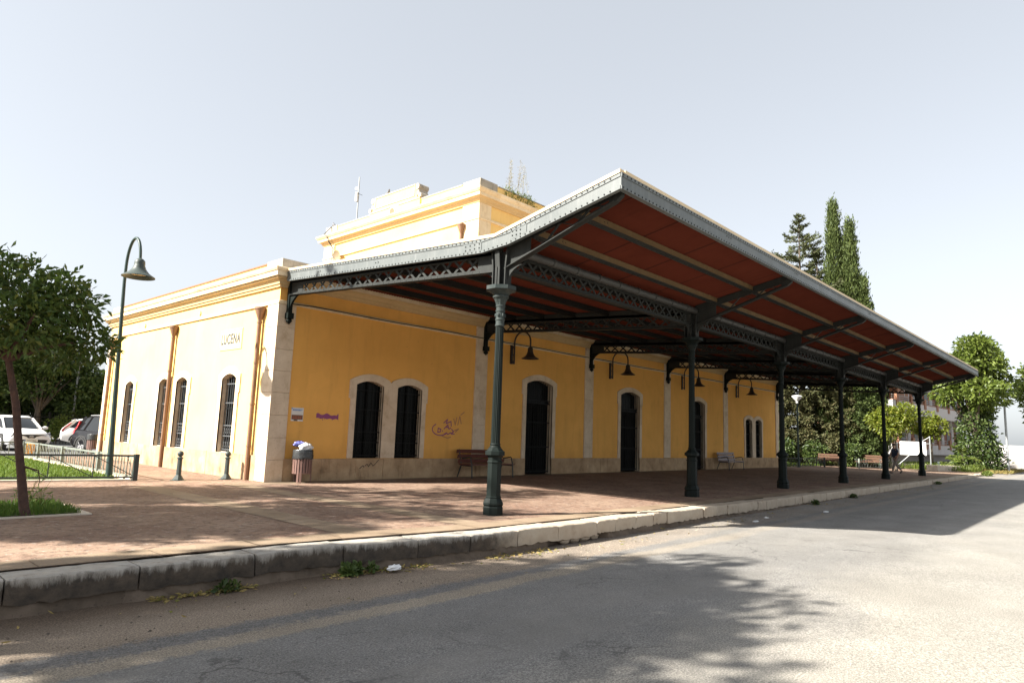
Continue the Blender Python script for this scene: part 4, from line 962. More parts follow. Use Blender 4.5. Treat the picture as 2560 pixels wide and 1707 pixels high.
bench('bench',(41.8,-1.2,0),R(-95),'tan wooden bench seen end-on by the low fence, left of the fifth column','slat_tan',1.8)
bench('bench',(44.4,-3.15,0),R(-95),'tan wooden bench beside the short fence, left of the walking person','slat_tan',1.8)
# ------------------------------------------------------------------ lamp post, bollards, fences
lp = thing('street_lamp','dark green swan-neck street lamp with bell shade by the lawn fence','street lamp',(-3.04,2.29,0))
d_ = Vector((.12,-.99,0)).normalized(); rr = .375; tp = Vector((-.13,.14,0)); Pn = [tuple(tp+Vector((0,0,5.15)))]+[tuple(tp+d_*(rr-rr*math.cos(t))+Vector((0,0,5.58+.72*math.sin(t)))) for t in np.linspace(0,math.pi,15)]+[tuple(tp+d_*2*rr+Vector((0,0,5.62)))]
MB().tube([(0,0,0),(-.03,.03,1.2),(-.13,.14,5.15)],[.085,.066,.042],12).lathe([(.12,0),(.12,.02),(.09,.05)],12).tube(Pn,[.042]+[.038]*16,10).build('pole','green_paint',lp,smooth=True)
hd = tuple(tp+d_*2*rr+Vector((0,0,5.20)))
SH2 = [(.03,.53),(.05,.52),(.09,.50),(.135,.45),(.145,.38),(.145,.31),(.165,.28),(.165,.265),(.20,.2),(.28,.11),(.38,.045),(.44,.01),(.44,-.01),(.37,.02),(.26,.08),(.18,.18)]
sh = MB().lathe([(r*.9,z*.95) for r,z in SH2],28,hd,cap=False).build('lamp_shade','bollard',lp,smooth=True)
MB().lathe([(.0,.07),(.20,.075),(.215,.10),(.13,.2)],20,hd,cap=False).build('reflector','lamp_in',sh,smooth=True)
bl = thing('bollard','grey-green ball-topped bollard, left of the pair beside the end wall','bollard',(-1.69,1.36,0),0,'ball-topped bollards by the end wall')
MB().lathe([(.13*OC,0),(.125*OC,.03),(.068*OC,.13),(.060*OC,.15),(.055*OC,.56)],8,(0,0,0),.5).lathe([(.20,0),(.20,.008)],16).build('post','bollard',bl,bevel=.003)
MB().lathe([(.058,.555),(.078,.565),(.078,.585),(.05,.60),(.035,.62)],16).ball((0,0,.685),.078,16,12).build('ball','bollard',bl,smooth=True)
dup(bl,(-.42,1.36,0),0,'grey-green ball-topped bollard, nearer the rusty downpipe of the end wall')
def rail_fence(name, pts, lab, mat, cell, h, postw, diag=True, double=False):
    f = thing(name,lab,'fence',(pts[0][0],pts[0][1],0)); o = Vector((pts[0][0],pts[0][1],0)); mb = MB(); pm = []
    for a,b in zip(pts,pts[1:]):
        A,B = Vector((*a,0))-o,Vector((*b,0))-o; n = max(1,round((B-A).length/cell))
        mb.bar(A+Vector((0,0,h-.03)),B+Vector((0,0,h-.03)),.035,.045); mb.bar(A+Vector((0,0,.09)),B+Vector((0,0,.09)),.03,.035)
        for i in range(n):
            p = A.lerp(B,i/n); q = A.lerp(B,(i+1)/n)
            if i: mb.bar(p+Vector((0,0,.09)),p+Vector((0,0,h-.03)),.018,.022)
            if diag: mb.bar(p+Vector((0,0,.09 if double is None else .10)),q+Vector((0,0,h-.04)),.014,.018)
            if double: mb.bar(p.lerp(q,.5)+Vector((0,0,.09)),p.lerp(q,.5)+Vector((0,0,h-.03)),.014,.018)
    mb.build('rail',mat,f)
    return f,o
f,o = rail_fence('lawn_fence',[(-2.67,1.59),(-5.35,2.16),(-9.5,3.05)],'dark green low fence with diagonal bars in front of the lawn','fence_paint',.92,.65,.1)
for p in ((-2.67,1.59),(-6.6,2.43),(-9.5,3.05)): MB().box(-.055,.055,-.055,.055,0,.66).build('post','fence_paint',f,bevel=.004).location = (p[0]+2.67,p[1]-1.59,0)
bp = [(-2.67,1.75),(-2.64,4.6),(-2.60,8.36),(-2.58,11.4),(-2.62,13.3),(-6.2,13.9),(-11,14.6)]
f,o = rail_fence('lawn_fence',bp,'sunlit grey-green low fence along the right and rear of the lawn','fence_pale',.46,.60,.1,True,True)
for p in bp[1:]: MB().box(-.05,.05,-.05,.05,0,.61).build('post','fence_pale',f,bevel=.004).location = (p[0]-bp[0][0],p[1]-bp[0][1],0)
mb = MB(); lw = [(-2.95,1.95),(-2.85,4.6),(-2.8,8.36),(-2.78,13.0),(-6.3,13.7),(-13,14.3),(-13,3.95),(-5.4,2.35)]
mb.add([(x,y,.02) for x,y in lw],[tuple(range(len(lw)))]); struct(mb,'lawn','turf')
mb = MB()
for a,b in zip(bp,bp[1:]): mb.bar((a[0]+.02,a[1],.03),(b[0]+.02,b[1],.03),.16,.06)
mb.bar((-2.67,1.72,.012),(-9.5,3.18,.012),.16,.03); struct(mb,'lawn_kerb','concrete')
def grass(name, poly_test, box, n, h, mat, z=.02, w_=.012):
    P = np.c_[rng.uniform(box[0],box[1],n),rng.uniform(box[2],box[3],n),np.full(n,z)]; P = P[poly_test(P)]; m = len(P)
    V,F = leaf_arrays(P,rng.normal(size=(m,3))*.28+[0,0,1],h*(.5+.8*rng.random(m)),np.full(m,w_),.1,.1); o = raw(name,V,F,mat); return o
tag(grass('lawn_grass',lambda P: (P[:,1] > 2.0-.213*(P[:,0]+2.95)) & (P[:,1] < 13.1-.1*(P[:,0]+2.8)),(-12,-2.9,2,14.2),46000,.13,'grass',.02,.02),'bright green mown grass inside the lawn fence','grass',kind='stuff')
# ------------------------------------------------------------------ orange tree in its planting square
mb = MB(); px0,px1,py0,py1 = -8.2,-5.52,-4.72,-3.0
for q in ((px0-.12,px1+.12,py0-.12,py0),(px0-.12,px1+.12,py1,py1+.12),(px1,px1+.12,py0,py1),(px0-.12,px0,py0,py1)): mb.box(*q,-.1,.018)
struct(mb,'tree_pit_kerb','concrete'); struct(MB().add([(px0,py0,.006),(px1,py0,.006),(px1,py1,.006),(px0,py1,.006)],[(0,1,2,3)]),'tree_pit_soil','soil')
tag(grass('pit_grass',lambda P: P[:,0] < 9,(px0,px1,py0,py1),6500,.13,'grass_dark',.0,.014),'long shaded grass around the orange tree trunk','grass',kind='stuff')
wd = thing('grass_tuft','tall thin seeding weed stalks at the edge of the planting square','weed',(-5.95,-3.5,0)); mb = MB()
for k in range(12):
    h = rng.uniform(.25,.62); l = rng.normal(size=2)*.12+[.08,0]; a = rng.uniform(-.2,.2,2); mb.tube([(a[0]+l[0]*t*t,a[1]+l[1]*t*t,h*t) for t in (0,.4,.75,1)],[.005,.004,.003,.002],4)
mb.build('stalk','leaf_dry',wd); P = np.c_[rng.normal(size=(160,2))*.12,np.abs(rng.normal(size=160))*.2]; V,F = leaf_arrays(P,rng.normal(size=(160,3))*.5+[.2,0,.9],np.full(160,.12),np.full(160,.014)); raw('blade',V,F,'grass_dark',wd)
def trunk_mesh(mb, pts, rs, n=10, rough=.08):
    o = len(mb.v); mb.tube(pts,rs,n); 
    for i in range(o,len(mb.v)):
        x,y,z = mb.v[i]; mb.v[i] = (x+random.uniform(-1,1)*rough*rs[0]*.6,y+random.uniform(-1,1)*rough*rs[0]*.6,z)
ot = thing('orange_tree','dark-leaved orange tree with a leaning trunk in the left foreground','tree',(-6.26,-4.6,0))
mb = MB(); trunk_mesh(mb,[(.03,-.02,-.02),(0,0,.12),(-.08,.02,.6),(-.17,.03,1.1),(-.27,.05,1.7),(-.38,.08,2.15),(-.48,.09,2.55)],[.092,.068,.057,.053,.051,.05,.048],12,.14)
for d,l in (((.8,.2,.7),.95),((-.8,.3,.6),1.0),((.1,-.9,.7),.9),((-.1,.9,.8),.9),((.2,.1,1),1.2),((.9,-.5,.4),.8)):
    b = Vector((-.43,.08,2.35)); mb.tube([b,b+Vector(d)*l*.5+Vector((0,0,.05)),b+Vector(d)*l],[.05,.035,.015],7)
mb.tube([(-.1,.0,.75),(.12,-.02,.68),(.16,-.02,.5)],[.02,.012,.006],6); mb.build('trunk','bark',ot,smooth=True)
cl = [((-.62,.15,3.05),.85),((.15,.15,2.95),.62),((.55,-.05,2.65),.42),((.8,-.1,2.52),.28),((-.3,.3,3.5),.50),((-.9,.0,3.55),.52),((.05,-.4,3.2),.52),((-.4,-.6,2.75),.6),((-1.3,.1,2.9),.7),((-.2,.2,2.62),.42),((.35,.2,2.42),.38),((-1.0,-.5,2.7),.55),((.35,-.2,3.15),.42),((-1.3,.2,3.4),.5),((.1,-.1,3.42),.33)]
cl = [((x-.03,y,z+.13),r*.93) for (x,y,z),r in cl]
V,F = crown_leaves(cl,6200,.14,.052,.9,.05,.40,.85); raw('crown',V,F,'leaf_orange',ot)
# ------------------------------------------------------------------ trees and planting
def broad_tree(name, loc, h, r, lab, leaf, n, L, z0, cat='tree', group=None, clumps=16, rs=(.8,1.3), bark='bark_grey', lean=(0,0), W=None, ry=None, trunk_r=.16, shell=.5):
    t = thing(name,lab,cat,loc,0,group); zc = (z0+h)/2; ry = ry or r
    mb = MB(); top = Vector((lean[0],lean[1],zc)); trunk_mesh(mb,[(0,0,-.05),(lean[0]*.2,lean[1]*.2,z0*.5),(lean[0]*.6,lean[1]*.6,z0),top],[trunk_r*1.2,trunk_r,trunk_r*.8,trunk_r*.4],9)
    cl = clump_cloud((lean[0],lean[1],zc),r-rs[0]*.6,ry-rs[0]*.6,(h-z0)/2-rs[0]*.5,clumps,rs[0],rs[1])
    for c,rr in cl[::2]:
        b = Vector((lean[0]*.6,lean[1]*.6,z0*.95)); c = Vector(c); mb.tube([b,b.lerp(c,.5)+Vector((0,0,.2)),c],[trunk_r*.45,trunk_r*.25,.02],5)
    mb.build('trunk',bark,t,smooth=True)
    V,F = crown_leaves(cl,n,L,W or L*.5,.7,.15,shell); raw('crown',V,F,leaf,t); return t
def cypress(name, loc, h, r, lab, leaf, n, L, spires=None, base=0.05, ragged=.15):
    t = thing(name,lab,'tree',loc); MB().tube([(0,0,-.05),(0,0,h*.5),(0,0,h*.9)],[.2,.12,.03],7).build('trunk','bark_grey',t)
    parts = []
    for (dx,dy,hh,rr,fr) in (spires or [(0,0,h,r,1.)]):
        m = int(n*fr); k = max(40,int(40*hh)); cz = rng.random(k)**.9*hh*(1-base)+hh*base; a = rng.uniform(0,2*math.pi,k)
        u = cz/hh; prof = rr*np.minimum(1,(u/.12))**.5*(1-u**1.7)**.9+.03; q = prof*(.72+ragged*2*rng.random(k))
        C = np.c_[dx+q*np.cos(a)*.8,dy+q*np.sin(a)*.8,cz]; i = rng.integers(0,k,m)
        P = C[i]+rng.normal(size=(m,3))*np.array([.15,.15,.34])*(rr/1.1)**.5
        out = np.c_[np.cos(a[i]),np.sin(a[i]),np.zeros(m)]; Dv = out*.4+np.array([0,0,1.1])+rng.normal(size=(m,3))*.25
        parts.append(leaf_arrays(P,Dv,L*(.6+.8*rng.random(m)),L*.28*(.6+.8*rng.random(m)),.2,0))
    V,F = join(parts); raw('crown',V,F,leaf,t); return t
def conifer(name, loc, h, r, lab, leaf, n, L):
    t = thing(name,lab,'tree',loc); MB().tube([(0,0,-.05),(0,0,h*.6),(0,0,h)],[.22,.12,.02],7).build('trunk','bark_grey',t); cl = []
    for k in range(int(17*h)):
        z = h*(.02+.97*rng.random()**1.15); u = z/h; a = rng.uniform(0,2*math.pi); q = r*(1-u**1.6)*min(1,.7+u*3)*rng.uniform(.55,1.0)
        cl.append((np.array([q*math.cos(a),q*math.sin(a),z]),rng.uniform(.20,.46)*(1-.45*u)))
    V,F = crown_leaves(cl,n,L,L*.5,.8,.35,.35,.8); raw('crown',V,F,leaf,t); return t
def spruce(name, loc, h, r, lab, n):
    t = thing(name,lab,'tree',loc); mb = MB().tube([(0,0,-.05),(0,0,h*.5),(0,0,h)],[.28,.16,.02],7); parts = []
    z = h*.30
    while z < h-.25:   # whorls of branches
        u = z/h; ln = r*(1-u)**.8*1.15
        for k in range(5):
            a = rng.uniform(0,2*math.pi); l = ln*rng.uniform(.35,1.4)+.15; dirv = np.array([math.cos(a),math.sin(a),0])
            s_ = np.linspace(0,1,7); path = dirv*l*s_[:,None]+np.c_[np.zeros(7),np.zeros(7),l*(.22*s_-.18*s_**2+.22*s_**4)]+np.array([0,0,z])
            mb.tube([path[0],path[3],path[6]],[.04,.03,.008],4)
            m = int(14+60*l); q = rng.random(m)**.7; idx = np.minimum((q*6).astype(int),5); P = path[idx]+(path[idx+1]-path[idx])*((q*6)-idx)[:,None]+rng.normal(size=(m,3))*[.05,.05,.045]*(1+l*.3)
            Dv = dirv*.8+rng.normal(size=(m,3))*.5+[0,0,.35]; parts.append(leaf_arrays(P,Dv,.22*(.6+.7*rng.random(m)),np.full(m,.085),.2,0))
        z += .58*rng.uniform(.7,1.2)*(1.25-u*.5)
    mb.build('trunk','bark_grey',t); V,F = join(parts); raw('crown',V,F,'leaf_spruce',t); return t
# --- behind the parked cars
broad_tree('broad_tree',(1.7,31.9,0),6.9,3.2,'dark leafy tree with a visible trunk behind the white crossover','leaf_dark',7000,.30,1.9,rs=(.8,1.3),trunk_r=.2)
broad_tree('broad_tree',(-1.9,32.6,0),7.6,3.2,'tall leafy tree behind the leaning orange tree trunk, left edge','leaf_dark',7000,.30,1.6,rs=(.9,1.4))
broad_tree('broad_tree',(4.3,31.6,0),5.3,2.2,'lower dark tree beside the thin pole, left of the station','leaf_dark',5200,.28,.7,rs=(.6,1.0))
broad_tree('broad_tree',(6.6,33.0,0),5.0,2.4,'dark tree touching the left edge of the station wall','leaf_dark',4500,.28,.6,rs=(.7,1.0))
for k,(x,y,h) in enumerate(((-7,41,8.2),(-2.0,40.5,7.0),(2.5,40,6.0),(7.0,39.5,5.6),(11.5,39,5.4),(5.0,36.8,4.6),(.2,37.0,5.2),(-4.6,38.5,7.0))):
    broad_tree('broad_tree',(x,y,0),h,3.1,'dense dark tree in the row behind the parking fence','leaf_dark',4200,.42,.2,group='tree row behind the parking',rs=(1.1,1.6),shell=.4)
hd = broad_tree('hedge_bush',(2.25,29.5,0),1.6,.9,'yellow-green bush by the iron fence between the two white cars','leaf_broad',1300,.16,.05,cat='bush',clumps=9,rs=(.3,.5),trunk_r=.03)
f = thing('iron_fence','black iron picket fence behind the parked cars','fence',(-9,30.2,0)); mb = MB()
for z in (.25,1.55): mb.bar((0,0,z),(22,-1.2,z),.04,.05)
for i in range(148): x = i*.149; mb.bar((x,-x*1.2/22,.02),(x,-x*1.2/22,1.8),.018,.018)
mb.build('picket','grille',f)
for i in range(9): x = i*2.7; MB().box(x-.04,x+.04,-x*1.2/22-.04,-x*1.2/22+.04,0,1.85).build('post','grille',f)
p = thing('light_pole','thin grey pole in front of the dark trees, left of the station','lamp post',(3.35,31.0,0)); MB().tube([(0,0,0),(0,0,5.6)],[.075,.05],8).lathe([(.14,0),(.14,.03),(.08,.06)],8).build('pole','galv',p,smooth=True); MB().tube([(0,0,5.55),(.3,-.1,5.75),(.7,-.2,5.78)],.04,6).box(.6,1.15,-.32,-.10,5.74,5.84).build('lamp_head','galv',p)
# --- right of the station
spruce('spruce',(45.9,1.9,0),20.4,5.2,'open-branched conifer with a single pointed top behind the canopy',1)
spruce('spruce',(46.5,.75,0),17.6,2.0,'slimmer conifer leader just right of the pointed conifer',1)
cypress('cypress',(46.7,-.5,0),21.2,1.25,'tallest slender cypress spire above the canopy roof','leaf_cypress',38000,.27,[(0,0,20.6,1.35,.6),(.3,-.7,17.2,1.2,.25),(-.2,.8,14.,1.3,.25)])
cypress('cypress',(47.0,-1.65,0),19.6,1.3,'second cypress with twin tips, right of the tallest one','leaf_cypress',38000,.27,[(0,0,19.0,1.25,.5),(.1,.6,17.6,1.2,.3),(.1,-.75,14.4,1.2,.3)])
cypress('cypress',(47.4,-2.75,0),12.6,1.0,'short cypress at the right end of the conifer group','leaf_cypress',15000,.26,[(0,0,12.4,.8,.6),(.0,-.5,10.6,.6,.4)],ragged=.3)
for (x,y,h,r,l,lf) in ((45.2,3.6,11.0,1.9,'brownish conifer at the corner of the station, left of the cone lamp','leaf_brown'),(45.6,2.0,11.5,1.9,'brownish conifer right behind the cone-topped lamp','leaf_brown'),(45.9,.5,11.5,1.8,'brownish conifer between the cone lamp and the fourth column','leaf_brown'),(46.2,-.9,11.5,1.6,'green-brown conifer directly behind the fourth column','leaf_brown'),(46.4,-2.2,10,1.4,'bright green feathery conifer between the fourth and fifth columns','leaf_cypress')):
    conifer('conifer',(x,y,0),h,r,l,lf,17000,.22)
for (x,y,h,r,l) in ((43.6,2.6,2.2,1.2,'ivy-like shrub at the foot of the conifers, by the cone lamp'),(44.2,.6,2.0,1.2,'leafy shrub at the foot of the conifers, left of the fourth column'),(44.9,-1.9,2.0,.9,'leafy shrub between the two tan benches')):
    broad_tree('shrub',(x,y,0),h,r,l,'leaf_ivy',1600,.22,.0,cat='shrub',clumps=10,rs=(.4,.6),trunk_r=.04)
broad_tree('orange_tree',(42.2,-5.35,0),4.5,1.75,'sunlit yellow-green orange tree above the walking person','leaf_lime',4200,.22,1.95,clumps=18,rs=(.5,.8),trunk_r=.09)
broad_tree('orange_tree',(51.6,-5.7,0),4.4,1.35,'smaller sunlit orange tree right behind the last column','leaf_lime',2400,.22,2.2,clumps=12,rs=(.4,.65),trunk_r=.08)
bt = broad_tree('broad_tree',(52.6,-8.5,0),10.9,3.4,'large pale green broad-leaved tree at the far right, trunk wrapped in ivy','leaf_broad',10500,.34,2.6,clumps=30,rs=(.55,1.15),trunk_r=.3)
V,F = crown_leaves([((.2*math.sin(z*3),.1*math.cos(z*5),z),1.55-.12*z) for z in np.arange(.3,5.4,.55)]+[((.6,.9,.6),1.0),((.5,-1.0,.7),.9)],4800,.25,.16,.8,-.1,.7,.8); raw('ivy','leaf_ivy' and V,F,'leaf_ivy',bt)
broad_tree('broad_tree',(57.5,-13.0,0),9.2,3.2,'pale green tree cut off by the right edge of the picture','leaf_broad',6500,.36,2.8,clumps=18,rs=(.8,1.3),trunk_r=.22)
sm = thing('sumac_plant','feathery-leaved young plant behind the right concrete planter','shrub',(50.2,-7.9,0)); mb = MB(); parts = []
for k in range(17):
    a = rng.uniform(0,2*math.pi); e = rng.uniform(.1,1.2); l = rng.uniform(.9,1.6); z0 = rng.uniform(.2,1.3); dv = np.array([math.cos(a)*math.cos(e),math.sin(a)*math.cos(e),math.sin(e)]); q = np.linspace(.15,1,14)
    pts = dv*l*q[:,None]+np.c_[np.zeros(14),np.zeros(14),z0-.35*q**2]; mb.tube([(0,0,z0*.6),pts[0],pts[7],pts[13]],[.015,.012,.008,.004],4)
    for s in (-1,1): sd = np.cross(dv,[0,0,1])*s; parts.append(leaf_arrays(pts,np.tile(sd+dv*.35-np.array([0,0,.2]),(14,1))+rng.normal(size=(14,3))*.1,np.full(14,.34),np.full(14,.09)))
mb.tube([(0,0,0),(0,0,1.6)],[.03,.015],6); mb.build('stem','bark_grey',sm); V,F = join(parts); raw('leaf','leaf_broad' and V,F,'leaf_broad',sm)
def strip_grass(n, box, h, mat, lab, z=0.,w_=.03):
    P = np.c_[rng.uniform(box[0],box[1],n),rng.uniform(box[2],box[3],n),np.full(n,z)]; V,F = leaf_arrays(P,rng.normal(size=(n,3))*.35+[0,0,1],h*(.4+.9*rng.random(n)),np.full(n,w_),.1,.15)
    tag(raw('weedy_grass',V,F,mat),lab,'grass',kind='stuff')
strip_grass(9000,(47.5,60,-9.0,-3.2),.55,'leaf_broad','weedy green growth around the far planters',0,.05)
strip_grass(2500,(50,62,-10.6,-9.0),.30,'leaf_dry','dry grass at the far end of the platform kerb',-.05,.03)
strip_grass(14000,(37,60,-.2,9),.22,'grass','grass behind the low fence right of the station',0,.03)
# --- shade trees west of the camera, out of view: they cast the dappled shade on platform and road
for (x,y,z,r,hh,n,l) in SHADE_TREES:
    broad_tree('shade_tree',(x,y,0),z+hh/2,r,l,'leaf_dark',n,.30,z-hh/2,group='shade trees beyond the left edge',clumps=26,rs=(.5,.9),trunk_r=.16,W=.16)
# ------------------------------------------------------------------ park furniture on the right
f,o = rail_fence('low_fence',[(36.4,.45),(38.6,-.25),(41.3,-1.05)],'low green fence under the conifers beside the station end','fence_paint',.30,.62,.1)
for p_ in ((36.4,.45),(38.6,-.25),(41.3,-1.05)): MB().box(-.05,.05,-.05,.05,0,.68).build('post','fence_paint',f).location = (p_[0]-36.4,p_[1]-.45,0)
f,o = rail_fence('low_fence',[(43.3,-2.75),(45.6,-3.6)],'short low fence behind the right-hand tan bench','fence_pale',.30,.62,.1)
for p_ in ((43.3,-2.75),(45.6,-3.6)): MB().box(-.05,.05,-.05,.05,0,.68).build('post','fence_pale',f).location = (p_[0]-43.3,p_[1]+2.75,0)
cl_ = thing('park_lamp','slim park lamp with a white cone head in front of the conifers','street lamp',(37.8,-.5,0)); MB().tube([(0,0,0),(0,0,3.0),(0,0,4.3)],[.07,.06,.05],10).lathe([(.12,0),(.12,.03),(.07,.06)],10).build('pole','green_paint',cl_,smooth=True)
MB().lathe([(.075,4.28),(.075,4.42),(.09,4.44),(.33,4.72),(.34,4.76),(.30,4.80),(.0,4.84)],20,cap=False).build('lamp_head','white_paint',cl_,smooth=True)
pp = thing('light_pole','slim pale street light with a flat tilted head at the far right kerb','street lamp',(52.9,-10.3,-.1)); MB().tube([(0,0,0),(0,0,5.1)],[.085,.07],12).lathe([(.16,0),(.16,.02),(.11,.05)],12).build('pole','galv',pp,smooth=True)
MB().bar((-.50,.50,5.02),(.30,-.28,5.32),.24,.06).build('lamp_head','galv',pp,bevel=.01)
def planter(pts, h, lab):
    mb = MB(); (ax,ay),(bx,by) = pts; d = Vector((bx-ax,by-ay,0)); l = d.length; 
    o = thing('planter',lab,'planter',(ax,ay,0),math.atan2(d.y,d.x)); mb = MB()
    for q in ((0,l,0,.14),(0,l,.75,.89),(0,.14,.14,.75),(l-.14,l,.14,.75)): mb.box(*q,0,h)
    mb.build('wall','concrete',o,bevel=.015); MB().box(.14,l-.14,.14,.75,.02,h-.06).build('soil','soil',o)
planter(((46.6,-6.95),(48.5,-8.0)),.40,'short concrete planter at the right, nearest the kerb'); planter(((47.6,-3.75),(50.2,-6.0)),.38,'long low concrete planter behind the last column')
mb = thing('bollard','small dark bollard between the two concrete planters','bollard',(50.4,-6.35,0)); MB().lathe([(.10,0),(.10,.5),(.12,.51),(.12,.56),(.08,.60),(.0,.62)],12).build('post','bollard',mb,smooth=True)
mb = thing('bollard','pale bollard in the weeds right of the concrete planters','bollard',(53.6,-7.75,0)); MB().lathe([(.09,0),(.09,.5),(.11,.51),(.11,.55),(.06,.58),(.0,.59)],12).build('post','galv',mb,smooth=True)
sb = thing('sign_board','blank white board on a galvanised frame behind the last column','sign',(47.7,-4.1,0),math.atan2(-2.15,.45)); l = 2.2
MB().tube([(0,0,.2),(0,0,2.02)],.035,8).tube([(l,0,.2),(l,0,2.45)],.035,8).tube([(l,0,2.4),(l-.5,0,2.05)],.025,6).tube([(.15,0,.3),(.9,.0,1.05)],.03,6).tube([(0,0,1.9),(l,0,1.9)],.025,6).build('frame','galv',sb); MB().box(.28,1.95,-.05,-.02,1.04,2.02).build('panel','white_paint',sb,bevel=.01)
wl_ = thing('boundary_wall','pale boundary wall behind the street light at the far right','wall',(69.5,-5.0,-.05)); MB().box(0,.25,-16,0,0,2.1).box(-.04,.29,-16,0,2.1,2.18).build('wall','render_white',wl_); MB().box(-.012,0,-16,0,0,.9).build('base_course','render_grey',wl_)
# ------------------------------------------------------------------ brick apartment building
ab = thing('apartment_building','brick apartment block with white balcony bands behind the trees at the right','building',(61.2,-.95,0),R(-3.8)); LA = 30.
mb = MB(); mb.box(.05,LA,1.3,7,0,9.1); w0 = mb.build('wall','brick',ab)
MB().box(.5,LA-.2,.9,1.29,.0,.94).build('basement_wall','render_grey',ab)
for z0,z1 in ((.95,1.95),(4.78,6.0)):
    mb = MB(); mb.box(-.05,LA+.05,0,.22,z0,z1); mb.box(-.05,.15,.22,6.0,z0,z1); mb.box(0,LA,.22,1.3,z0,z0+.22); mb.build('balcony_parapet','render_white',ab)
    mb = MB()
    for q in (z1+.16,z1+.34,z1+.52): mb.bar((0,.1,q),(LA,.1,q),.04,.04)
    rl = mb.build('railing','galv',ab); MB().box(0,LA,-.02,.20,z1,z1+.07).build('rail_base','rail',rl)
    for i in range(7): x = 1.2+i*4.4; MB().box(x-.3,x+.3,-.08,.14,z1-.45,z1+.62).build('railing_post','rail',rl)
MB().box(-.3,LA+.3,-.2,7.3,9.1,9.4).build('roof','render_white',ab); MB().box(3.2,6.4,.5,1.29,6.1,7.6).build('balcony_screen','rail',ab)
for z in (1.95,6.0):
    for i in range(7):
        x = 2.4+i*4.1
        MB().box(x,x+1.25,1.27,1.295,z+.05,z+2.2).build('window','pane',ab)
        pts = [(0.22,z+2.75)]+[(1.25-1.02*math.sin(k*math.pi/16),z+2.75-1.9*(1-math.cos(k*math.pi/16))-.35) for k in range(9)][::-1]+[(1.29,z+.1),(1.29,z+2.75)]
        MB().prism(pts,x+1.9,x+2.02,'x').build('balcony_partition','render_white',ab)
        MB().box(x+2.1,x+2.9,1.26,1.296,z+.1,z+2.6).build('wall_panel','render_white',ab)
mb = MB(); [mb.box(-.0,.045,3,5.4,z,z+.06) for z in np.arange(6.4,8.6,.12)]; mb.build('shutter','render_white',ab)
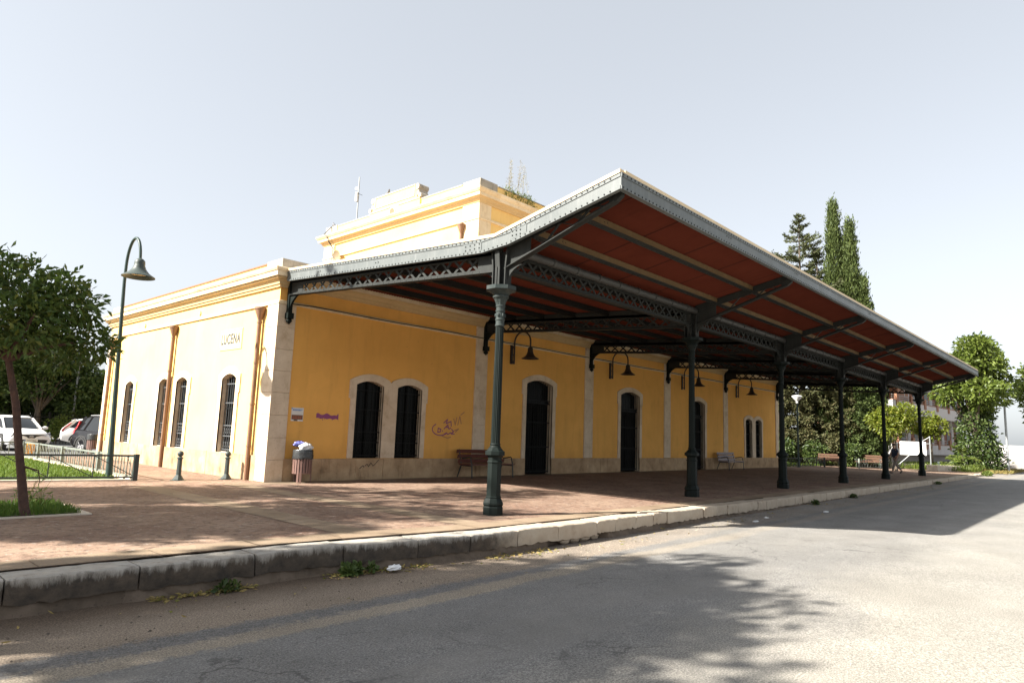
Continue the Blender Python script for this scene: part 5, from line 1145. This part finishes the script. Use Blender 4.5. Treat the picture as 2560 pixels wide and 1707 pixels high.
# ------------------------------------------------------------------ cars
def loft(mb, rings):
    n = len(rings[0]); o = len(mb.v)
    for r_ in rings: mb.v += r_
    for i in range(len(rings)-1):
        for k in range(n): mb.f.append((o+i*n+k,o+i*n+(k+1)%n,o+(i+1)*n+(k+1)%n,o+(i+1)*n+k))
    mb.f += [tuple(o+k for k in range(n))[::-1], tuple(o+(len(rings)-1)*n+k for k in range(n))]; return mb
def car(name, lab, loc, hd, paint, dz=0., front=True, rear=True, hgt=1.0):
    c = thing(name,lab,'car',(*loc,0),hd)
    st_ = [(-2.16,.66,.50,.86,.60),(-2.08,.80,.36,1.0,.70),(-1.75,.88,.28,1.05,.78),(-1.3,.90,.26,1.04,.80),(-.4,.90,.24,1.0,.82),(.6,.90,.24,.98,.82),(1.1,.90,.25,.97,.80),(1.55,.89,.27,.92,.76),(1.95,.86,.30,.84,.72),(2.13,.80,.34,.76,.66),(2.2,.70,.40,.66,.58)]
    ring = lambda x,hw,zb_,zt,ht: [(x,-hw*.92,zb_),(x,-hw,zb_+.12),(x,-hw*1.005,(zb_+zt)*.52),(x,-ht-.03,zt-.06),(x,-ht+.08,zt+.015),(x,0,zt+.04),(x,ht-.08,zt+.015),(x,ht+.03,zt-.06),(x,hw*1.005,(zb_+zt)*.52),(x,hw,zb_+.12),(x,hw*.92,zb_)]
    body = loft(MB(),[ring(*s) for s in st_]).build('body',paint,c,smooth=True)
    cs = [(-2.02,.98,.70,1.06,.66),(-1.62,.98,.77,1.40*hgt,.60),(-1.35,.98,.78,1.49*hgt,.61),(-.5,.97,.80,1.555*hgt,.63),(.2,.96,.80,1.53*hgt,.62),(.42,.96,.79,1.47*hgt,.61),(1.22,.94,.74,.985,.68)]
    loft(MB(),[[(x,-hb,zb_),(x,-ht,zt-.05),(x,-ht+.09,zt),(x,ht-.09,zt),(x,ht,zt-.05),(x,hb,zb_)] for x,zb_,hb,zt,ht in cs]).build('window','car_glass',c,smooth=True)
    rf = loft(MB(),[[(x,-ht-.012,zt-.085),(x,-ht-.012,zt-.045),(x,-ht+.09,zt+.014),(x,ht-.09,zt+.014),(x,ht+.012,zt-.045),(x,ht+.012,zt-.085)] for x,_,_,zt,ht in cs[1:6]]).build('roof',paint,c,smooth=True)
    mb = MB()
    for s in (-1,1):
        mb.bar((1.20,s*.725,.98),(.42,s*.60,1.45*hgt),.05,.07); mb.bar((-.35,s*.81,.97),(-.42,s*.63,1.51*hgt),.03,.09); mb.bar((-1.95,s*.73,1.0),(-1.5,s*.60,1.42*hgt),.06,.20); mb.bar((-1.35,s*.79,.98),(-1.05,s*.62,1.50*hgt),.03,.08)
    mb.build('pillar',paint,c); mb = MB()
    for s in (-1,1): mb.bar((-1.3,s*.56,1.53*hgt),(.1,s*.56,1.575*hgt),.03,.03)
    mb.build('roof_rail','car_trim' if paint == 'car_white' else 'alloy',c)
    for sx in (-1.32,1.34):
        for s in (-1,1):
            y = s*.80; mb = MB().lathe([(.22,-.1),(.31,-.11),(.345,-.08),(.345,.08),(.31,.11),(.22,.1)],22,cap=False); mb.xform(Matrix.Translation((sx,y,.345)) @ Matrix.Rotation(R(90),4,'X')); wh = mb.build('wheel','tyre',c,smooth=True)
            mb = MB().lathe([(.0,.06),(.05,.075),(.20,.06),(.225,.09),(.225,.05)],20,cap=False)
            for k in range(5): t = k*2*math.pi/5; mb.bar((.04*math.cos(t),.04*math.sin(t),.085),(.2*math.cos(t),.2*math.sin(t),.085),.06,.02)
            mb.xform(Matrix.Translation((sx,y,.345)) @ Matrix.Rotation(R(-90*s),4,'X')); mb.build('rim','alloy',wh)
            mb = MB(); q = [(.43*math.cos(k*math.pi/14),.43*math.sin(k*math.pi/14)) for k in range(15)]; q2 = [(.36*math.cos(k*math.pi/14),.36*math.sin(k*math.pi/14)) for k in range(15)]
            mb.strip([(sx+a,.345+b) for a,b in q],[(sx+a,.345+b) for a,b in q2],s*.70,s*.915,'y'); mb.build('wheel_arch','car_trim',c)
    mb = MB()
    for s in (-1,1): mb.box(-.95,.95,s*.905-.012,s*.905+.012,.24,.36)
    mb.build('sill_trim','car_trim',c)
    for s in (-1,1):
        m_ = MB().ball((.98,s*.96,1.03),.11,10,8,(.75,1.1,.75)).bar((.98,s*.80,1.0),(.98,s*.92,1.02),.05,.04).build('mirror','alloy' if paint != 'car_white' else paint,c,smooth=True)
        for x in (-.85,.05): MB().box(x,x+.17,s*.895-.02,s*.895+.02,.80,.83).build('door_handle',paint,c)
    if front:
        for s in (-1,1): MB().add([(2.17,s*.36,.70),(2.10,s*.70,.80),(1.80,s*.865,.86),(1.84,s*.885,.74),(2.12,s*.78,.665),(2.195,s*.42,.66)],[(0,1,2,3,4,5)] if s > 0 else [(5,4,3,2,1,0)]).build('headlight','lens_clear',c).modifiers.new('s','SOLIDIFY').thickness = .05
        mb = MB().prism([(-.62,.71),(-.40,.70),(-.2,.65),(-.12,.58),(.12,.58),(.2,.65),(.40,.70),(.62,.71),(.4,.74),(-.4,.74)],2.165,2.215,'x'); g_ = mb.build('grille','car_trim',c)
        mb = MB()
        for rx,rz_,zc in ((.085,.055,.645),(.03,.052,.645),(.06,.02,.668)): mb.tube([(2.222,rx*math.cos(t),zc+rz_*math.sin(t)) for t in np.linspace(0,2*math.pi,17)],.008,5)
        mb.build('emblem','alloy',g_); MB().prism([(-.66,.50),(-.52,.30),(.52,.30),(.66,.50),(.5,.52),(-.5,.52)],2.15,2.212,'x').build('lower_grille','car_trim',c)
        pl = MB().box(2.212,2.225,-.26,.26,.42,.53).build('number_plate','plate',c); text_mesh('plate_text','3757 MSZ',.095,'letter',pl,Matrix(((0,0,1,2.226),(1,0,0,.02),(0,1,0,.475),(0,0,0,1))),.001,.9); MB().box(2.2255,2.2275,-.26,-.225,.42,.53).build('plate_band','ink_blue',pl)
    if rear:
        for s in (-1,1):
            mb = MB(); mb.strip([(-2.14,.84),(-2.05,1.0),(-1.90,1.10),(-1.74,1.28*hgt)],[(-2.02,.84),(-1.97,.99),(-1.86,1.08),(-1.69,1.28*hgt)],s*.68,s*.78,'y'); mb.build('tail_light','lens_red',c)
        MB().box(-2.2,-2.1,-.55,.55,.30,.44).build('rear_bumper','car_trim',c); MB().bar((-1.66,-.55,1.43*hgt),(-1.66,.55,1.43*hgt),.16,.03).build('spoiler',paint,c)
    return c
h1 = math.atan2(-.99,.14); c1 = Vector((-1.22,19.0,0))-Vector((math.cos(h1),math.sin(h1),0))*2.2
car('parked_car','white crossover parked nose-on behind the lawn fence',(c1.x,c1.y),h1,'car_white')
h2 = math.atan2(-.94,.34); c2 = Vector((.42,17.6,0))+Vector((math.cos(h2),math.sin(h2),0))*1.32+Vector((.0,.0,0)); n2 = Vector((-math.sin(h2),math.cos(h2),0))*.80
car('parked_car','black sport utility car beside the left end of the station',(c2.x+n2.x,c2.y+n2.y),h2,'car_black',hgt=1.1,front=False)
h3 = math.atan2(-.30,.95); c3 = Vector((1.55,25.5,0))+Vector((math.cos(h3),math.sin(h3),0))*2.1
car('parked_car','white car seen from the rear with tall red tail lamps, behind the black one',(c3.x,c3.y),h3,'car_white',hgt=1.0,front=False)
yb = thing('road_barrel','ribbed orange-yellow plastic tub in front of the white crossover','barrel',(-1.97,15.8,0)); mb = MB().lathe([(.0,.0),(.23,0),(.24,.06),(.215,.09),(.215,.34),(.23,.38),(.21,.43),(.06,.45),(.0,.45)],24,cap=False); mb.build('tub','orange_yellow',yb,smooth=True)
MB().lathe([(.218,.16),(.222,.17),(.222,.19),(.218,.2)],24,cap=False).lathe([(.218,.25),(.222,.26),(.222,.28),(.218,.29)],24,cap=False).build('rib','orange_yellow',yb)
# ------------------------------------------------------------------ the walking person
def skin(name, J, E, mat, parent, root=0, sub=2):
    me = bpy.data.meshes.new(name); me.from_pydata([j[0] for j in J],E,[]); me.materials.append(M[mat])
    o = bpy.data.objects.new(name,me); COL.objects.link(o); o.parent = parent
    sk = o.modifiers.new('skin','SKIN'); sk.use_smooth_shade = True
    for d,j in zip(me.skin_vertices[0].data,J): r_ = j[1]; d.radius = (r_,r_) if not isinstance(r_,tuple) else r_; d.use_root = False
    me.skin_vertices[0].data[root].use_root = True
    s = o.modifiers.new('sub','SUBSURF'); s.levels = sub; s.render_levels = sub; return o
pe = thing('person','person in a navy shirt and grey trousers walking behind the fifth column','person',(36.95,-6.52,0),math.atan2(.74,-.67))
# local: x is the walking direction, y left
J = [((0,0,.95),(.12,.15)),((.01,0,1.12),(.11,.14)),((.03,0,1.33),(.115,.17)),((.04,0,1.47),(.06,.07)),((.06,0,1.55),.052),((.08,0,1.64),(.085,.075)),((.085,0,1.72),(.075,.065)),
     ((-.02,.10,.88),.085),((.14,.10,.50),.058),((.26,.10,.10),.042),((.36,.10,.04),.035),((-.02,-.10,.88),.085),((-.10,-.10,.50),.058),((-.40,-.10,.18),.042),((-.34,-.10,.06),.032),
     ((.03,.19,1.42),.06),((-.06,.25,1.16),.042),((.04,.24,.93),.032),((.08,.23,.85),(.03,.018)),((.03,-.19,1.42),.06),((.10,-.24,1.16),.042),((.24,-.21,.97),.032),((.29,-.20,.90),(.03,.018))]
E_ = [(0,1),(1,2),(2,3),(3,4),(4,5),(5,6),(0,7),(7,8),(8,9),(9,10),(0,11),(11,12),(12,13),(13,14),(2,15),(15,16),(16,17),(17,18),(2,19),(19,20),(20,21),(21,22)]
bd = skin('body',J,E_,'skin',pe)
for s,c_ in ((1,(.09,.23,.83)),(-1,(.30,-.20,.88))):
    for k in range(4): mb = None
    Jh = [((c_[0]-.01,c_[1],c_[2]+.03),.014)]; Eh = []
    for k,l in enumerate((.06,.075,.07,.055)): Jh += [((c_[0]-.03+.02*k,c_[1],c_[2]-.01),.009),((c_[0]-.03+.02*k+.01,c_[1]-.006*s,c_[2]-.01-l*.6),.008),((c_[0]-.02+.02*k+.012,c_[1]-.016*s,c_[2]-.01-l),.007)]; b_ = 1+k*3; Eh += [(0,b_),(b_,b_+1),(b_+1,b_+2)]
    Jh += [((c_[0]+.045,c_[1],c_[2]+.0),.009),((c_[0]+.06,c_[1]-.01*s,c_[2]-.03),.008)]; Eh += [(0,13),(13,14)]
    skin('hand',Jh,Eh,'skin',pe,0,1)
MB().ball((.155,0,1.655),.018,8,6,(1,.7,1.4)).ball((.06,.078,1.66),.022,8,6,(.8,.4,1.4)).ball((.06,-.078,1.66),.022,8,6,(.8,.4,1.4)).build('face_feature','skin',pe,smooth=True)
MB().ball((.148,.03,1.685),.012,8,6).ball((.148,-.03,1.685),.012,8,6).box(.148,.158,-.025,.025,1.60,1.607).build('eye','hair',pe,smooth=True)
MB().ball((.065,0,1.71),.105,14,10,(1.0,.86,.85)).build('hair','hair',pe,smooth=True)
skin('shirt',[((0,0,.92),(.135,.17)),((.01,0,1.12),(.13,.16)),((.03,0,1.34),(.135,.19)),((.04,0,1.46),(.075,.10)),((.03,.20,1.42),.078),((-.035,.245,1.23),.062),((.03,-.20,1.42),.078),((.075,-.24,1.23),.062)],[(0,1),(1,2),(2,3),(2,4),(4,5),(2,6),(6,7)],'navy',pe,1)
skin('trousers',[((0,0,.97),(.13,.16)),((-.02,.10,.86),.10),((.14,.10,.50),.075),((.25,.10,.13),.060),((-.02,-.10,.86),.10),((-.10,-.10,.50),.075),((-.38,-.10,.20),.060)],[(0,1),(1,2),(2,3),(0,4),(4,5),(5,6)],'khaki',pe)
MB().ball((.33,.10,.045),.05,10,8,(2.6,.95,.95)).build('shoe','shoe',pe,smooth=True); mb = MB().ball((0,0,0),.05,10,8,(2.6,.95,.95)); mb.xform(Matrix.Translation((-.37,-.10,.09)) @ Matrix.Rotation(R(48),4,'Y')); mb.build('shoe','shoe',pe,smooth=True)
# ------------------------------------------------------------------ small things along the kerb
def weed(loc, n, sp, h, lab, mat='leaf_ivy', L=.09, W=.05):
    t = thing('kerb_weed',lab,'weed',loc); cl = [((rng.uniform(-sp,sp),rng.uniform(-.05,.05),h*.4),h*.5) for _ in range(9)]
    V,F = crown_leaves(cl,n,L,W,.7,.5,.2); V[:,2] = np.maximum(V[:,2],.0); raw('foliage',V,F,mat,t); MB().tube([(0,0,-.02),(.01,0,h*.6)],.008,5).tube([(-.08,0,-.02),(-.12,.01,h*.5)],.006,5).build('stem','bark_grey',t)
weed((-3.62,-9.62,-.35),340,.22,.12,'green weed clump at the foot of the kerb, next to the white scrap','leaf_dark')
weed((-5.3,-9.50,-.36),60,.10,.09,'small weed at the foot of the dark kerb, nearest the camera')
weed((12.3,-9.98,-.27),110,.10,.11,'green weed at the kerb below the second bay of columns'); weed((16.2,-9.96,-.25),120,.10,.13,'green weed at the kerb opposite the third column'); weed((30,-9.95,-.2),160,.2,.12,'weed at the kerb near the last columns','leaf_dark')
weed((46,-9.9,-.14),700,1.0,.35,'long weedy patch at the far end of the kerb','leaf_broad',.14,.05)
def scrap(loc, sc, lab, seed):
    rg = random.Random(seed); mb = MB().ball((0,0,0),1,14,8,sc); mb.v = [tuple(Vector(p)*(1+rg.uniform(-.3,.3))) for p in mb.v]; mb.v = [(x,y,max(z,-sc[2]*.6)) for x,y,z in mb.v]; o = mb.build('litter_scrap','bag_white'); o.location = loc; tag(o,lab,'litter')
scrap((-3.22,-9.80,-.305),(.11,.05,.04),'crumpled white scrap beside the kerb weed clump',1); scrap((6.6,-10.55,-.30),(.12,.05,.02),'white scrap on the road edge where the canopy shadow begins',2); scrap((7.6,-10.4,-.30),(.07,.05,.025),'small white scrap in the canopy shadow by the kerb',4); scrap((10.4,-10.9,-.27),(.12,.06,.02),'white scrap lying in the middle of the canopy shadow',6)
# dry leaf drifts and pebbles
def scatter_leaves(n, xs_, dy, lab):
    x = rng.uniform(*xs_,n); y = np.array([kerb_y(v) for v in x])-np.abs(rng.normal(size=n))*dy-.06; z = np.array([road_z(v) for v in x])+.012+.02*rng.random(n)
    V,F = leaf_arrays(np.c_[x,y,z],rng.normal(size=(n,3))*[1,1,.15],rng.uniform(.03,.09,n),rng.uniform(.012,.03,n),.2,0); tag(raw('dry_leaves',V,F,'leaf_dry'),lab,'dry leaves',kind='stuff')
scatter_leaves(260,(-6.1,-5.0),.07,'drift of dry brown leaves against the dark kerb'); scatter_leaves(200,(-4.1,-2.6),.12,'dry leaves around the kerb weed clump'); scatter_leaves(140,(-1.6,-.2),.16,'dry leaves on the dirt before the broken kerb'); scatter_leaves(260,(-8,30),.5,'sparse dry leaves scattered along the kerb')
n = 2600; x = rng.uniform(-8,14,n); y = -9.9-np.abs(rng.normal(size=n))*2.6; s = .006+.012*rng.random(n)**3; z = np.array([road_z(v) for v in x])
base = np.array([[1,0,0],[0,1,0],[-1,0,0],[0,-1,0],[0,0,.7],[0,0,-.3]]); V = (np.c_[x,y,z][:,None,:]+base[None]*s[:,None,None]*(.6+.8*rng.random((n,6,1)))).reshape(-1,3); F = (np.arange(n)[:,None,None]*6+np.array([[0,1,4],[1,2,4],[2,3,4],[3,0,4]])).reshape(-1,3)
tag(raw('pebbles',V,F,'kerb'),'small pebbles strewn over the dirt shoulder and road','pebbles',kind='stuff')
mb = MB(); 
for k,(x,y,r_) in enumerate(((.45,-9.86,.10),(.75,-9.84,.12),(1.05,-9.85,.11),(1.35,-9.84,.10))):
    rg = random.Random(k); m2 = MB().ball((0,0,0),r_,10,7,(1.3,.8,.6)); m2.v = [tuple(Vector(p)*(1+rg.uniform(-.12,.12))) for p in m2.v]; o = m2.build('rubble_stone','kerb',None,smooth=True); o.location = (x,y+.12,-.29); tag(o,'rough stone showing under the broken kerb gap','stone','stones under the kerb gap')
